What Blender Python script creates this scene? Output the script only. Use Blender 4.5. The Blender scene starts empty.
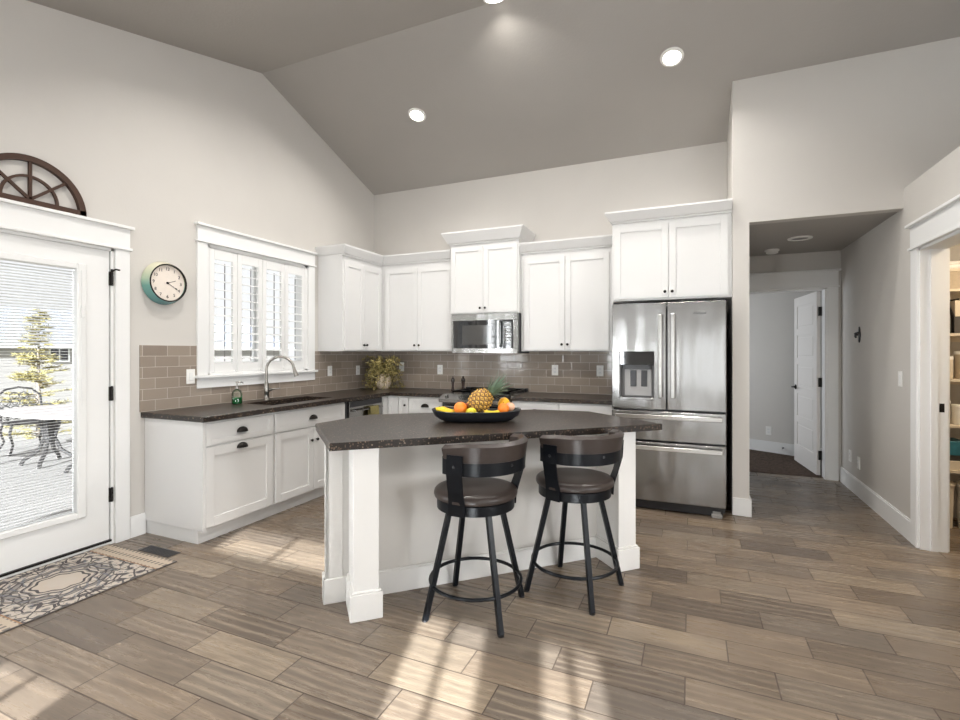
import bpy, bmesh, math, random
from mathutils import Vector, Matrix
random.seed(7)
R = math.radians
C = bpy.context.scene.collection
SC = bpy.context.scene

# ------------------------------------------------------------------ camera
cd = bpy.data.cameras.new('camera'); cam = bpy.data.objects.new('camera', cd); C.objects.link(cam)
cam.location = (0, 0, 1.37); cam.rotation_euler = (R(90), 0, R(23.374))
cd.sensor_width = 36; cd.lens = 36*487.2/960; cd.shift_y = -8.4/960
cd.clip_start = .05; cd.clip_end = 200
SC.camera = cam
# ------------------------------------------------------------------ world, sun, daylight
SC.view_settings.view_transform = 'Standard'; SC.view_settings.look = 'None'
SC.view_settings.exposure = 0.38; SC.view_settings.gamma = 1; SC.view_settings.use_curve_mapping = False
w = bpy.data.worlds.new('world'); SC.world = w; w.use_nodes = True
bg = w.node_tree.nodes['Background']; bg.inputs[0].default_value = (.96, .98, 1, 1); bg.inputs[1].default_value = .8

def light(kind, name, loc, energy, color=(1, 1, 1), target=None, size=None, size_y=None, spread=None, angle=None, radius=None):
    l = bpy.data.lights.new(name, kind); l.energy = energy; l.color = color
    o = bpy.data.objects.new(name, l); C.objects.link(o); o.location = loc
    if target is not None:
        o.rotation_euler = (Vector(target)-Vector(loc)).to_track_quat('-Z', 'Y').to_euler()
    if kind == 'AREA':
        l.shape = 'RECTANGLE' if size_y else 'DISK'; l.size = size
        if size_y: l.size_y = size_y
        if spread: l.spread = R(spread)
    if angle is not None: l.angle = R(angle)
    if radius is not None: l.shadow_soft_size = radius
    return o
XL_ = -3.7856
SUN = Vector((-.3, 1, -.45))
light('SUN', 'sun', (0, -6, 6), 20, (.90, .96, 1), target=Vector((0, -6, 6))+SUN, angle=.7)
# daylight at left-wall, near and bedroom windows; right, living, front-left lamps are added fill
light('AREA', 'daylight_left', (XL_-.35, -.15, 1.5), 240, (.93, .97, 1), target=(2, -.0, 1.3), size=1.5, size_y=1.2)
light('AREA', 'daylight_near', (.45, -2.25, 1.2), 20, (.93, .97, 1), target=(.3, 5, 1.3), size=1.0, size_y=1.7)
light('AREA', 'added_fill_right', (3.0, -2.3, 1.3), 70, (.93, .97, 1), target=(1.2, 2, 1.5), size=1.4, size_y=1.5)  # added lamp, brightens the left wall from the right
light('AREA', 'added_fill_living', (4.3, .3, 1.5), 170, (.96, .98, 1), target=(-3, 1.2, 1.9), size=2.2, size_y=1.7)  # added lamp on the unseen living side, lights the left wall
light('AREA', 'added_fill_front_left', (-1.6, -2.25, 1.05), 60, (.93, .97, 1), target=(-2.4, 5, 1.0), size=.7, size_y=.95)  # added lamp to brighten the end panel of the base cabinets
light('AREA', 'daylight_bedroom', (-1.35, 7.3, 1.5), 22, (.85, .92, 1), target=(2, 7.0, 1.2), size=1.1, size_y=1.2)

# ------------------------------------------------------------------ mesh helpers
class B:
    """collects shapes; becomes ONE mesh"""
    def __init__(s): s.bm = bmesh.new()
    def _take(s, geo, M=None):
        pass
    def box(s, x0, x1, y0, y1, z0, z1, bev=0.0, M=None):
        return s.obox(Vector((0, 0, 0)), Vector((1, 0, 0)), Vector((0, 1, 0)), Vector((0, 0, 1)), x0, x1, y0, y1, z0, z1, bev, M)
    def obox(s, O, U, V, N, u0, u1, v0, v1, n0, n1, bev=0.0, M=None):
        bm = s.bm; vs = []
        for n in (n0, n1):
            for (u, v) in ((u0, v0), (u1, v0), (u1, v1), (u0, v1)):
                p = Vector(O)+U*u+V*v+N*n
                vs.append(bm.verts.new(M @ p if M else p))
        fs = [bm.faces.new([vs[i] for i in f]) for f in ((3, 2, 1, 0), (4, 5, 6, 7), (0, 1, 5, 4), (1, 2, 6, 5), (2, 3, 7, 6), (3, 0, 4, 7))]
        if U.cross(V).dot(N) < 0:
            for f in fs: f.normal_flip()
        if bev:
            es = list({e for f in fs for e in f.edges})
            bmesh.ops.bevel(bm, geom=es, offset=bev, segments=1, affect='EDGES', profile=.5)
        return s
    def prism(s, poly, d, M=None):
        """poly: 3D points (closed loop); d: extrusion vector"""
        bm = s.bm; d = Vector(d)
        a = [bm.verts.new(M @ Vector(p) if M else Vector(p)) for p in poly]
        b = [bm.verts.new(M @ (Vector(p)+d) if M else Vector(p)+d) for p in poly]
        n = len(a); fs = [bm.faces.new(a), bm.faces.new(b[::-1])]
        for i in range(n): fs.append(bm.faces.new((a[i], b[i], b[(i+1) % n], a[(i+1) % n])))
        bmesh.ops.recalc_face_normals(bm, faces=fs)
        return s
    def loft(s, loops, closed=True, caps=True, M=None):
        bm = s.bm; rings = [[bm.verts.new(M @ Vector(p) if M else Vector(p)) for p in l] for l in loops]
        fs = []
        n = len(rings[0])
        for a, b in zip(rings, rings[1:]):
            for i in range(n if closed else n-1):
                j = (i+1) % n
                fs.append(bm.faces.new((a[i], a[j], b[j], b[i])))
        if caps:
            fs.append(bm.faces.new(rings[0][::-1])); fs.append(bm.faces.new(rings[-1]))
        bmesh.ops.recalc_face_normals(bm, faces=fs)
        return s
    def lathe(s, prof, c=(0, 0, 0), n=24, ax='z', M=None, sc=(1, 1), caps=True):
        """prof: (r, h) pairs along axis"""
        loops = []
        for r, h in prof:
            l = []
            for i in range(n):
                a = 2*math.pi*i/n; p = (max(r, 1e-5)*math.cos(a)*sc[0], max(r, 1e-5)*math.sin(a)*sc[1])
                v = {'z': (p[0], p[1], h), 'x': (h, p[0], p[1]), 'y': (p[1], h, p[0])}[ax]
                l.append(Vector(v)+Vector(c))
            loops.append(l)
        return s.loft(loops, M=M, caps=caps)
    def tube(s, pts, r, n=8, M=None, caps=True, closed=False, flat=None):
        """round (or flat=(a,b) elliptical) tube along points; r number or list"""
        pts = [Vector(p) for p in pts]; m = len(pts); loops = []; prev = None
        for i, p in enumerate(pts):
            if closed: t = (pts[(i+1) % m]-pts[i-1]).normalized()
            else: t = (pts[min(i+1, m-1)]-pts[max(i-1, 0)]).normalized()
            if prev is None:
                ref = Vector((0, 0, 1)) if abs(t.z) < .9 else Vector((0, 1, 0))
                u = t.cross(ref).normalized()
            else:
                u = (prev-t*prev.dot(t)).normalized()
            prev = u; v = t.cross(u)
            rr = r[i] if isinstance(r, (list, tuple)) else r
            a, b = flat if flat else (1, 1)
            loops.append([p+u*rr*a*math.cos(2*math.pi*k/n)+v*rr*b*math.sin(2*math.pi*k/n) for k in range(n)])
        if closed:
            loops.append(loops[0])
            return s.loft(loops, caps=False, M=M)
        return s.loft(loops, caps=caps, M=M)
    def ellipsoid(s, c, rx, ry=None, rz=None, M=None, n=16, m=10, f=None):
        ry = ry or rx; rz = rz or rx; loops = []
        for j in range(m+1):
            t = math.pi*(j/m); t = min(max(t, .02), math.pi-.02)
            loops.append([Vector(c)+Vector((rx*math.sin(t)*math.cos(2*math.pi*i/n), ry*math.sin(t)*math.sin(2*math.pi*i/n), -rz*math.cos(t))) for i in range(n)])
        return s.loft(loops, M=M)
    def quad(s, a, b, c, d):
        s.bm.faces.new([s.bm.verts.new(Vector(p)) for p in (a, b, c, d)]); return s

PW = {}
def obj(name, b, mat, parent=None, smooth=False, local=False, weld=False):
    me = bpy.data.meshes.new(name)
    if weld: bmesh.ops.remove_doubles(b.bm, verts=b.bm.verts, dist=1e-5)
    b.bm.to_mesh(me); b.bm.free()
    if smooth:
        for p in me.polygons: p.use_smooth = True
        me.set_sharp_from_angle(angle=R(38))
    o = bpy.data.objects.new(name, me); C.objects.link(o)
    if mat: me.materials.append(mat)
    if parent is not None:
        root = parent
        W = PW.get(root.name, Matrix.Identity(4)); PW[o.name] = W
        if not local: me.transform(W.inverted())
        o.parent = parent
    return o
def tag(o, label, cat, group=None):
    o['label'] = label; o['category'] = cat
    if group: o['group'] = group
    return o
def thing(name, label, cat, loc=(0, 0, 0), rz=0, group=None):
    o = bpy.data.objects.new(name, None); C.objects.link(o); o.empty_display_size = .05
    o.location = loc; o.rotation_euler = (0, 0, rz)
    PW[o.name] = Matrix.Translation(Vector(loc)) @ Matrix.Rotation(rz, 4, 'Z')
    return tag(o, label, cat, group)
def struct(name, b, m, parent=None, smooth=False):
    o = obj(name, b, m, parent, smooth)
    if parent is None: o['kind'] = 'structure'
    return o
def sthing(name, loc):
    o = bpy.data.objects.new(name, None); C.objects.link(o); o.empty_display_size = .05
    o.location = loc; PW[o.name] = Matrix.Translation(Vector(loc)); o['kind'] = 'structure'; return o
def dup(root, loc, rz, label, group=None):
    r = root.copy(); C.objects.link(r); r.location = loc; r.rotation_euler = (0, 0, rz); r['label'] = label
    if group: r['group'] = group
    def rec(src, dst):
        for ch in list(src.children):
            c = ch.copy(); C.objects.link(c); c.parent = dst; rec(ch, c)
    rec(root, r)
    return r

# ------------------------------------------------------------------ material helpers
class NT:
    def __init__(s, name):
        s.m = bpy.data.materials.new(name); s.m.use_nodes = True; s.t = s.m.node_tree
        s.b = s.t.nodes['Principled BSDF']; s.out = s.t.nodes['Material Output']
    def n(s, t, **kw):
        x = s.t.nodes.new(t)
        for k, v in kw.items(): setattr(x, k, v)
        return x
    def l(s, a, b): s.t.links.new(a, b)
    def val(s, sock, v):
        if hasattr(v, 'is_linked') or hasattr(v, 'links'): s.l(v, sock)
        else: sock.default_value = v
    def math(s, op, a, b=0.0, c=None):
        x = s.n('ShaderNodeMath', operation=op); s.val(x.inputs[0], a); s.val(x.inputs[1], b)
        if c is not None: s.val(x.inputs[2], c)
        return x.outputs[0]
    def mix(s, f, a, b, bt='MIX'):
        x = s.n('ShaderNodeMix', data_type='RGBA', blend_type=bt); s.val(x.inputs[0], f)
        for k, v in ((6, a), (7, b)):
            if isinstance(v, tuple): x.inputs[k].default_value = (*v[:3], 1)
            else: s.l(v, x.inputs[k])
        return x.outputs[2]
    def pos(s): return s.n('ShaderNodeNewGeometry').outputs['Position']
    def objc(s): return s.n('ShaderNodeTexCoord').outputs['Object']
    def sep(s, v):
        x = s.n('ShaderNodeSeparateXYZ'); s.l(v, x.inputs[0]); return x.outputs
    def comb(s, x, y, z):
        c = s.n('ShaderNodeCombineXYZ')
        for i, v in enumerate((x, y, z)): s.val(c.inputs[i], v)
        return c.outputs[0]
    def noise(s, vec, scale, detail=4, rough=.55, out='Fac'):
        x = s.n('ShaderNodeTexNoise'); s.l(vec, x.inputs['Vector']); x.inputs['Scale'].default_value = scale
        x.inputs['Detail'].default_value = detail; x.inputs['Roughness'].default_value = rough; return x.outputs[out]
    def ramp(s, f, stops, interp='LINEAR'):
        x = s.n('ShaderNodeValToRGB'); s.l(f, x.inputs[0]); x.color_ramp.interpolation = interp
        e = x.color_ramp.elements
        while len(e) < len(stops): e.new(.5)
        for el, (p, c) in zip(e, stops): el.position = p; el.color = (*c, 1)
        return x.outputs[0]
    def bump(s, h, strength, dist=.01):
        x = s.n('ShaderNodeBump'); x.inputs['Strength'].default_value = strength; x.inputs['Distance'].default_value = dist
        s.l(h, x.inputs['Height']); s.l(x.outputs[0], s.b.inputs['Normal'])
    def set(s, col=None, rough=None, metal=None, spec=None):
        if col is not None:
            if isinstance(col, tuple): s.b.inputs['Base Color'].default_value = (*col, 1)
            else: s.l(col, s.b.inputs['Base Color'])
        if rough is not None: s.val(s.b.inputs['Roughness'], rough)
        if metal is not None: s.b.inputs['Metallic'].default_value = metal
        if spec is not None: s.b.inputs['Specular IOR Level'].default_value = spec
        return s

def paint(name, col, rough=.6, bump=.0, bscale=120, var=.03, spec=.3):
    t = NT(name); p = t.pos(); f = t.noise(p, 3.0, 3)
    dark = tuple(c*(1-var) for c in col); lite = tuple(min(1, c*(1+var)) for c in col)
    t.set(t.mix(f, dark, lite), rough, spec=spec)
    if bump: t.bump(t.noise(p, bscale, 3), bump, .004)
    return t.m
def plain(name, col, rough=.5, metal=0, spec=.5, var=.06, scale=30):
    t = NT(name); f = t.noise(t.objc(), scale, 3)
    t.set(t.mix(f, tuple(c*(1-var) for c in col), tuple(min(1, c*(1+var)) for c in col)), rough, metal, spec); return t.m
M = {}
M['wall'] = paint('greige_wall_paint', (.595, .57, .535), .7, .12, 60)
M['ceil'] = paint('shaded_ceiling_paint', (.40, .378, .35), .75, .35, 45)  # wall paint darkened: the ceiling's weaker light is put into its colour
M['white'] = paint('white_lacquer', (.73, .725, .715), .35, var=.01, spec=.45)
M['trim'] = paint('white_trim_paint', (.80, .80, .79), .4, var=.01)
M['island'] = paint('warm_white_island_paint', (.74, .725, .70), .45, var=.015)
M['bronze'] = plain('dark_bronze_metal', (.025, .022, .02), .35, .8)
M['blackmetal'] = plain('black_powdercoat', (.005, .006, .008), .3, 0, .18)
M['chrome'] = plain('brushed_nickel', (.36, .34, .31), .28, 1)
M['plastic'] = plain('white_plastic', (.85, .84, .81), .4)
M['slot'] = plain('grey_slot', (.25, .24, .23), .5)
M['dark'] = plain('black_plastic', (.012, .012, .014), .3)
M['darkgrey'] = plain('dark_grey_metal', (.06, .06, .065), .45, .4)
M['leather'] = plain('grey_brown_leather', (.040, .030, .026), .36, 0, .35, .15, 60)
M['archwood'] = plain('dark_walnut_wood', (.055, .025, .014), .5, 0, .4, .25, 20)
M['birch'] = plain('white_shelf_board', (.72, .64, .52), .5)

def steel():
    t = NT('brushed_stainless'); p = t.objc(); x, y, z = t.sep(p)
    v = t.comb(t.math('MULTIPLY', x, 1.0), t.math('MULTIPLY', y, 1.0), t.math('MULTIPLY', z, 60.0))
    f = t.noise(v, 8, 3)
    t.set(t.mix(f, (.33, .327, .32), (.38, .375, .365)), t.math('MULTIPLY_ADD', f, .06, .2), 1)
    # faint waviness of the sheet metal
    t.bump(t.noise(t.comb(t.math('MULTIPLY', x, 1.0), 0.0, t.math('MULTIPLY', z, .35)), 5, 1), .8, .02)
    return t.m
M['steel'] = steel()
M['polished'] = plain('polished_steel_handle', (.68, .675, .66), .18, 1)

def glass_pane(name, tint=(1, 1, 1), refl=.9):
    t = NT(name); t.t.nodes.remove(t.b)
    tr = t.n('ShaderNodeBsdfTransparent'); tr.inputs[0].default_value = (*tint, 1)
    gl = t.n('ShaderNodeBsdfGlossy'); gl.inputs['Roughness'].default_value = .02
    fr = t.n('ShaderNodeFresnel'); fr.inputs[0].default_value = 1.45
    mx = t.n('ShaderNodeMixShader'); t.l(t.math('MULTIPLY', fr.outputs[0], refl), mx.inputs[0])
    t.l(tr.outputs[0], mx.inputs[1]); t.l(gl.outputs[0], mx.inputs[2]); t.l(mx.outputs[0], t.out.inputs[0])
    return t.m
M['pane'] = glass_pane('window_glass')

def granite():
    t = NT('dark_speckled_granite'); p = t.pos()
    v = t.n('ShaderNodeTexVoronoi'); t.l(p, v.inputs['Vector']); v.inputs['Scale'].default_value = 115
    q = t.sep(v.outputs['Color'])
    c = t.mix(t.noise(p, 70, 4, .7), (.003, .003, .003), (.030, .021, .016))
    spot = t.math('MULTIPLY', t.math('LESS_THAN', v.outputs['Distance'], t.math('MULTIPLY_ADD', q[0], .55, .08)), t.math('GREATER_THAN', q[1], .5))
    c = t.mix(spot, c, t.ramp(q[2], [(0, (.075, .05, .036)), (.6, (.15, .10, .068)), (.9, (.30, .23, .17))]))
    t.set(c, .3, spec=.5); return t.m
M['granite'] = granite()

def floor_tile():
    t = NT('wood_look_floor_tile'); x, y, z = t.sep(t.pos())
    P, L, g = .1785, .526, .0028
    ry = t.math('DIVIDE', t.math('SUBTRACT', y, 1.335), P); row = t.math('FLOOR', ry)
    xs = t.math('DIVIDE', t.math('ADD', t.math('ADD', x, 1.95), t.math('MULTIPLY', row, L/3)), L)
    col = t.math('FLOOR', xs)
    fy = t.math('SUBTRACT', ry, row); fx = t.math('SUBTRACT', xs, col)
    dy = t.math('MULTIPLY', t.math('MINIMUM', fy, t.math('SUBTRACT', 1.0, fy)), P)
    dx = t.math('MULTIPLY', t.math('MINIMUM', fx, t.math('SUBTRACT', 1.0, fx)), L)
    d = t.math('MINIMUM', dx, dy); grout = t.math('LESS_THAN', d, g)
    wn = t.n('ShaderNodeTexWhiteNoise', noise_dimensions='2D'); t.l(t.comb(row, col, 0.0), wn.inputs['Vector'])
    rnd = wn.outputs['Value']; rc = t.sep(wn.outputs['Color'])
    gx = t.math('ADD', t.math('MULTIPLY', x, 1.6), t.math('MULTIPLY', rnd, 37.0))
    gy = t.math('ADD', t.math('MULTIPLY', y, 14.0), t.math('MULTIPLY', rc[1], 53.0))
    gv = t.comb(gx, gy, 0.0)
    grain = t.noise(gv, 1.3, 9, .72)
    fine = t.noise(t.comb(t.math('MULTIPLY', gx, 3.0), t.math('MULTIPLY', gy, 6.0), 0.0), 2.5, 5, .65)
    w = t.n('ShaderNodeTexWave', wave_type='RINGS'); t.l(t.comb(t.math('MULTIPLY', gx, .55), t.math('MULTIPLY', gy, .22), 0.0), w.inputs['Vector'])
    w.inputs['Scale'].default_value = 2.2; w.inputs['Distortion'].default_value = 5; w.inputs['Detail'].default_value = 3
    base = t.ramp(rnd, [(0, (.115, .088, .066)), (.25, (.185, .140, .100)), (.5, (.25, .190, .136)), (.75, (.15, .122, .097)), (1, (.31, .242, .172))])
    c = t.mix(t.math('MULTIPLY', t.math('MAXIMUM', t.math('SUBTRACT', grain, .42), 0.0), 1.9), base, (.055, .043, .037))
    c = t.mix(t.math('MULTIPLY', t.math('POWER', w.outputs['Fac'], 3.0), t.math('MULTIPLY', rc[2], .5)), c, (.40, .32, .235))
    c = t.mix(t.math('MULTIPLY', t.math('MAXIMUM', t.math('SUBTRACT', fine, .40), 0.0), 1.5), c, (.09, .068, .055))
    c = t.mix(grout, c, (.06, .042, .03))
    t.set(c, t.math('ADD', t.math('MULTIPLY', grain, .16), t.math('MULTIPLY_ADD', grout, .4, .20)), spec=.45)
    h = t.math('SUBTRACT', t.math('MULTIPLY', fine, .12), t.math('MULTIPLY', grout, 1.0))
    t.bump(h, .35, .002)
    return t.m
M['floor'] = floor_tile()

def subway():
    t = NT('glossy_taupe_subway_tile'); x, y, z = t.sep(t.pos())
    P, L, g = .0835, .19, .0016
    u = t.math('ADD', x, y)
    rz_ = t.math('DIVIDE', t.math('SUBTRACT', z, .918), P); row = t.math('FLOOR', rz_)
    us = t.math('ADD', t.math('DIVIDE', u, L), t.math('MULTIPLY', row, .5)); col = t.math('FLOOR', us)
    fz = t.math('SUBTRACT', rz_, row); fu = t.math('SUBTRACT', us, col)
    d = t.math('MINIMUM', t.math('MULTIPLY', t.math('MINIMUM', fz, t.math('SUBTRACT', 1.0, fz)), P),
               t.math('MULTIPLY', t.math('MINIMUM', fu, t.math('SUBTRACT', 1.0, fu)), L))
    grout = t.math('LESS_THAN', d, g)
    wn = t.n('ShaderNodeTexWhiteNoise', noise_dimensions='2D'); t.l(t.comb(row, col, 0.0), wn.inputs['Vector'])
    c = t.mix(wn.outputs['Value'], (.27, .222, .182), (.335, .28, .23))
    c = t.mix(grout, c, (.52, .47, .41))
    t.set(c, t.math('MULTIPLY_ADD', grout, .5, .09), spec=.6)
    # pillowed edges and slight unevenness of each tile
    e = t.math('MINIMUM', t.math('DIVIDE', d, .006), 1.0)
    t.bump(e, .35, .0015)
    return t.m
M['subway'] = subway()

def carpet():
    t = NT('dark_brown_carpet'); p = t.pos()
    t.set(t.mix(t.math('MULTIPLY_ADD', t.noise(p, 22, 6, .75), 2.2, -.6), (.03, .022, .018), (.17, .125, .10)), .95, spec=.1)
    t.bump(t.noise(p, 160, 2), .8, .01); return t.m
M['carpet'] = carpet()

# ------------------------------------------------------------------ room constants
XL, YB, ZB = -3.7856, 5.2814, 3.4064
YR, ZR, S2 = 3.4696, 4.0474, .2743
S1 = (ZR-ZB)/(YB-YR)
YN, XR_, YW = -2.0, 4.0, 4.607
XN, XH, HZ, HE = .3236, 1.4643, 2.444, 6.26
PZ = 2.59
def zc(y): return ZR-S1*(y-YR) if y > YR else ZR-S2*(YR-y)

# ------------------------------------------------------------------ setting
b = B(); b.box(XL-.15, XR_+.15, YN-.15, HE+.06, -.1, 0); struct('floor', b, M['floor'])
b = B(); b.box(-1.6, 2.6, HE+.06, 8.6, -.1, 0.004); struct('floor_bedroom', b, M['carpet'])
b = B()
yk = [YN-.15, YR, YB+.15]
b.prism([(XL-.15, yk[0], zc(yk[0])), (XL-.15, YR, ZR), (XL-.15, yk[2], zc(yk[2])), (XL-.15, yk[2], zc(yk[2])+.15), (XL-.15, YR, ZR+.15), (XL-.15, yk[0], zc(yk[0])+.15)], (XR_-XL+.3, 0, 0))
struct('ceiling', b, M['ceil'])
# left wall with the door and window openings
def yz_polys(polys, x, d):
    b = B()
    for p in polys: b.prism([(x, y, z) for y, z in p], (d, 0, 0))
    return b
def rect(y0, y1, z0, z1): return [(y0, z0), (y1, z0), (y1, z1), (y0, z1)]
D0, D1, DZ = 1.155, 2.162, 2.105
W0, W1, WZ0, WZ1 = 2.885, 4.075, 1.165, 2.305
tY = YB+.12; tN = YN
V0, V1, VZ0, VZ1 = -.9, .6, .85, 2.1
b = yz_polys([rect(tN, V0, 0, 2.35), rect(V0, V1, 0, VZ0), rect(V0, V1, VZ1, 2.35), rect(V1, D0, 0, 2.35), rect(D0, D1, DZ, 2.35), rect(D1, W0, 0, 2.35), rect(W0, W1, 0, WZ0), rect(W0, W1, WZ1, 2.35), rect(W1, tY, 0, 2.35),
              [(tN, 2.35), (tY, 2.35), (tY, zc(tY)+.02), (YR, ZR+.02), (tN, zc(tN)+.02)]], XL, -.14)
struct('wall_left', b, M['wall'])
b = B(); b.box(XL-.14, XN+.02, YB, YB+.12, 0, ZB+.03); struct('wall_back', b, M['wall'])
# stub wall right of the fridge running on as the hall's left wall
b = B(); b.box(XN, XN+.125, YW, HE+.12, 0, HZ); b.box(XN, XN+.125, YB+.12, HE+.12, HZ, HZ+.2); b.box(XN, XN+.125, YW, YB+.12, HZ, zc(YW)+.02); struct('wall_hall_left', b, M['wall'])
# wall with the hall opening
b = B(); b.box(XN+.125, XH+.14, YW, YW+.1, HZ, zc(YW)+.03); b.box(XH+.14, XR_, YW, YW+.1, PZ-.1, zc(YW)+.03); struct('wall_hall_front', b, M['wall'])
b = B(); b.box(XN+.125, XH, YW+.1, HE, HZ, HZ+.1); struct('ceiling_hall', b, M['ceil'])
# hall right wall, pantry front wall
PD0, PD1, PDZ = 3.50, 4.325, 2.09
b = B(); b.box(XH, XH+.14, YW, HE+.12, 0, HZ+.1); struct('wall_hall_right', b, M['wall'])
b = B()
b.box(XH, XH+.14, PD1, YW, 0, PZ); b.box(XH, XH+.14, PD0, PD1, PDZ, PZ); b.box(XH, XH+.14, 2.9, PD0, 0, PZ)
b.box(XH, XR_, 2.8, 2.9, 0, PZ); b.box(XH+.14, XR_, 2.9, 5.35, PZ-.1, PZ); b.box(XH+.14, XR_, 5.25, 5.35, 0, PZ-.1); struct('wall_pantry', b, M['wall'])
# hall end wall with a doorway
BX0, BX1, BZ = .47, 1.338, 2.055
b = B(); b.box(XN+.125, BX0, HE, HE+.12, 0, HZ+.1); b.box(BX1, XH, HE, HE+.12, 0, HZ+.1); b.box(BX0, BX1, HE, HE+.12, BZ, HZ+.1); struct('wall_hall_end', b, M['wall'])
# bedroom beyond
def wallseg(p, q, th, z0, z1):
    p, q = Vector((*p, 0)), Vector((*q, 0)); d = (q-p).normalized(); n = Vector((-d.y, d.x, 0))
    return B().prism([(v.x, v.y, z0) for v in (p, q, q+n*th, p+n*th)], (0, 0, z1-z0))
struct('wall_bedroom_back', wallseg((2.6, 6.77), (-1.5, 9.05), -.1, 0, 2.6), M['wall'])
b = B(); b.box(2.0, 2.1, HE+.12, 8, 0, 2.6); struct('wall_bedroom_right', b, M['wall'])
b = B(); b.box(-1.6, -1.5, HE+.12, 6.6, 0, 2.6); b.box(-1.6, -1.5, 7.9, 9, 0, 2.6); b.box(-1.6, -1.5, 6.6, 7.9, 0, .85); b.box(-1.6, -1.5, 6.6, 7.9, 2.1, 2.6); struct('wall_bedroom_left', b, M['wall'])
b = B(); b.box(-1.6, XN+.125, HE+.0, HE+.12, 0, 2.6); b.box(XH, 2.1, HE, HE+.12, 0, 2.6); struct('wall_bedroom_front', b, M['wall'])
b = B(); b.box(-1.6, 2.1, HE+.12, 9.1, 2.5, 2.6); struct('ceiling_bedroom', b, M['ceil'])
# near wall with window openings shaped for sun patches and fill and the right side wall, behind the camera
zn = zc(YN)
OP = [(-1.87, -1.28, .55, 1.5), (-1.78, -.62, 1.93, 2.22), (-.06, .42, .25, 1.98), (.58, .96, .25, 1.98), (2.3, 3.7, .5, 2.0)]  # sidelight from the refrigerator streak; transom, front-left and right openings added for their light
b = B()
xs = sorted({XL-.14, XR_+.12, *[v for o in OP for v in o[:2]]})
for x0, x1 in zip(xs, xs[1:]):
    z = 0
    for (a, c) in sorted((o[2], o[3]) for o in OP if o[0] <= x0+1e-6 and o[1] >= x1-1e-6):
        b.box(x0, x1, YN-.12, YN, z, a); z = c
    b.box(x0, x1, YN-.12, YN, z, zn+.05)
struct('wall_near', b, M['wall'])
for k, (x0, x1, z0, z1) in enumerate(OP):
    o = sthing('window_%d' % (k+2), (x0, YN-.06, z0))
    f = B(); f.box(x0, x1, YN-.1, YN-.02, z0, z0+.05).box(x0, x1, YN-.1, YN-.02, z1-.04, z1).box(x0, x0+.05, YN-.1, YN-.02, z0, z1).box(x1-.05, x1, YN-.1, YN-.02, z0, z1)
    nx = 1
    for i in range(1, nx+1):
        xx = x0+(x1-x0)*i/(nx+1); f.box(xx-.014, xx+.014, YN-.08, YN-.05, z0, z1)
    if k != 1:
        for i in range(1, 4):
            zz = z0+(z1-z0)*i/4; f.box(x0, x1, YN-.08, YN-.05, zz-.012, zz+.012)
    obj('window_frame', f, M['trim'], o)
    p = B(); p.quad((x0, YN-.065, z0), (x1, YN-.065, z0), (x1, YN-.065, z1), (x0, YN-.065, z1)); obj('pane', p, M['pane'], o)
o = sthing('window_8', (XL-.06, -.15, VZ0)); f = B()
for a in (V0, V0+.5, V0+1.0, V1): f.box(XL-.12, XL, a-.06, a+.06, VZ0, VZ1)
f.box(XL-.12, XL, V0, V1, VZ0, VZ0+.06).box(XL-.12, XL, V0, V1, VZ1-.06, VZ1)
for i in range(1, 9): zz = VZ0+(VZ1-VZ0)*i/9; f.box(XL-.08, XL-.02, V0, V1, zz-.012, zz+.012)
obj('window_frame', f, M['trim'], o)
p = B(); p.quad((XL-.1, V0, VZ0), (XL-.1, V1, VZ0), (XL-.1, V1, VZ1), (XL-.1, V0, VZ1)); obj('pane', p, M['pane'], o)
b = B(); b.box(XR_, XR_+.12, YN-.12, -.8, 0, ZR).box(XR_, XR_+.12, 1.4, 5.35, 0, ZR).box(XR_, XR_+.12, -.8, 1.4, 0, .65).box(XR_, XR_+.12, -.8, 1.4, 2.3, ZR); struct('wall_right', b, M['wall'])
o = sthing('window_7', (XR_+.06, .3, .65)); f = B()  # unseen window added to let in the living-side fill
for a in (-.8, -.07, .67, 1.4): f.box(XR_, XR_+.12, a-.04, a+.04, .65, 2.3)
f.box(XR_, XR_+.12, -.8, 1.4, .65, .71).box(XR_, XR_+.12, -.8, 1.4, 2.24, 2.3)
obj('window_frame', f, M['trim'], o)
p = B(); p.quad((XR_+.1, -.8, .65), (XR_+.1, 1.4, .65), (XR_+.1, 1.4, 2.3), (XR_+.1, -.8, 2.3)); obj('pane', p, M['pane'], o)

# baseboards
def base_x(name, x, y0, y1, side):   # along y on a wall plane x; side = direction into the room
    b = B(); b.box(min(x, x+.015*side), max(x, x+.015*side), y0, y1, 0, .145); b.box(min(x, x+.009*side), max(x, x+.009*side), y0, y1, .145, .155); return struct(name, b, M['trim'])
base_x('baseboard_left', XL, 2.262, 2.372, 1)
base_x('baseboard_hall_right', XH, 4.427, HE-.02, -1)
b = B(); b.box(XN-.0, XN+.14, YW-.015, YW, 0, .145); b.box(XN+.125, XN+.14, YW, HE-.02, 0, .145); struct('baseboard_hall_left', b, M['trim'])
b = wallseg((2.0, 7.085), (-1.4, 8.975), .015, 0, .15); struct('baseboard_bedroom', b, M['trim'])
# backsplash
b = B()
t_ = .008
for y0, y1, z1 in ((2.335, 2.795, 1.419), (2.795, 4.17, 1.072), (4.17, YB, 1.374)):
    b.box(XL, XL+t_, y0, y1, .9155, z1)
b.box(XL, -.642, YB-t_, YB, .9155, 1.39)
struct('trim_backsplash', b, M['subway'])

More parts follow.
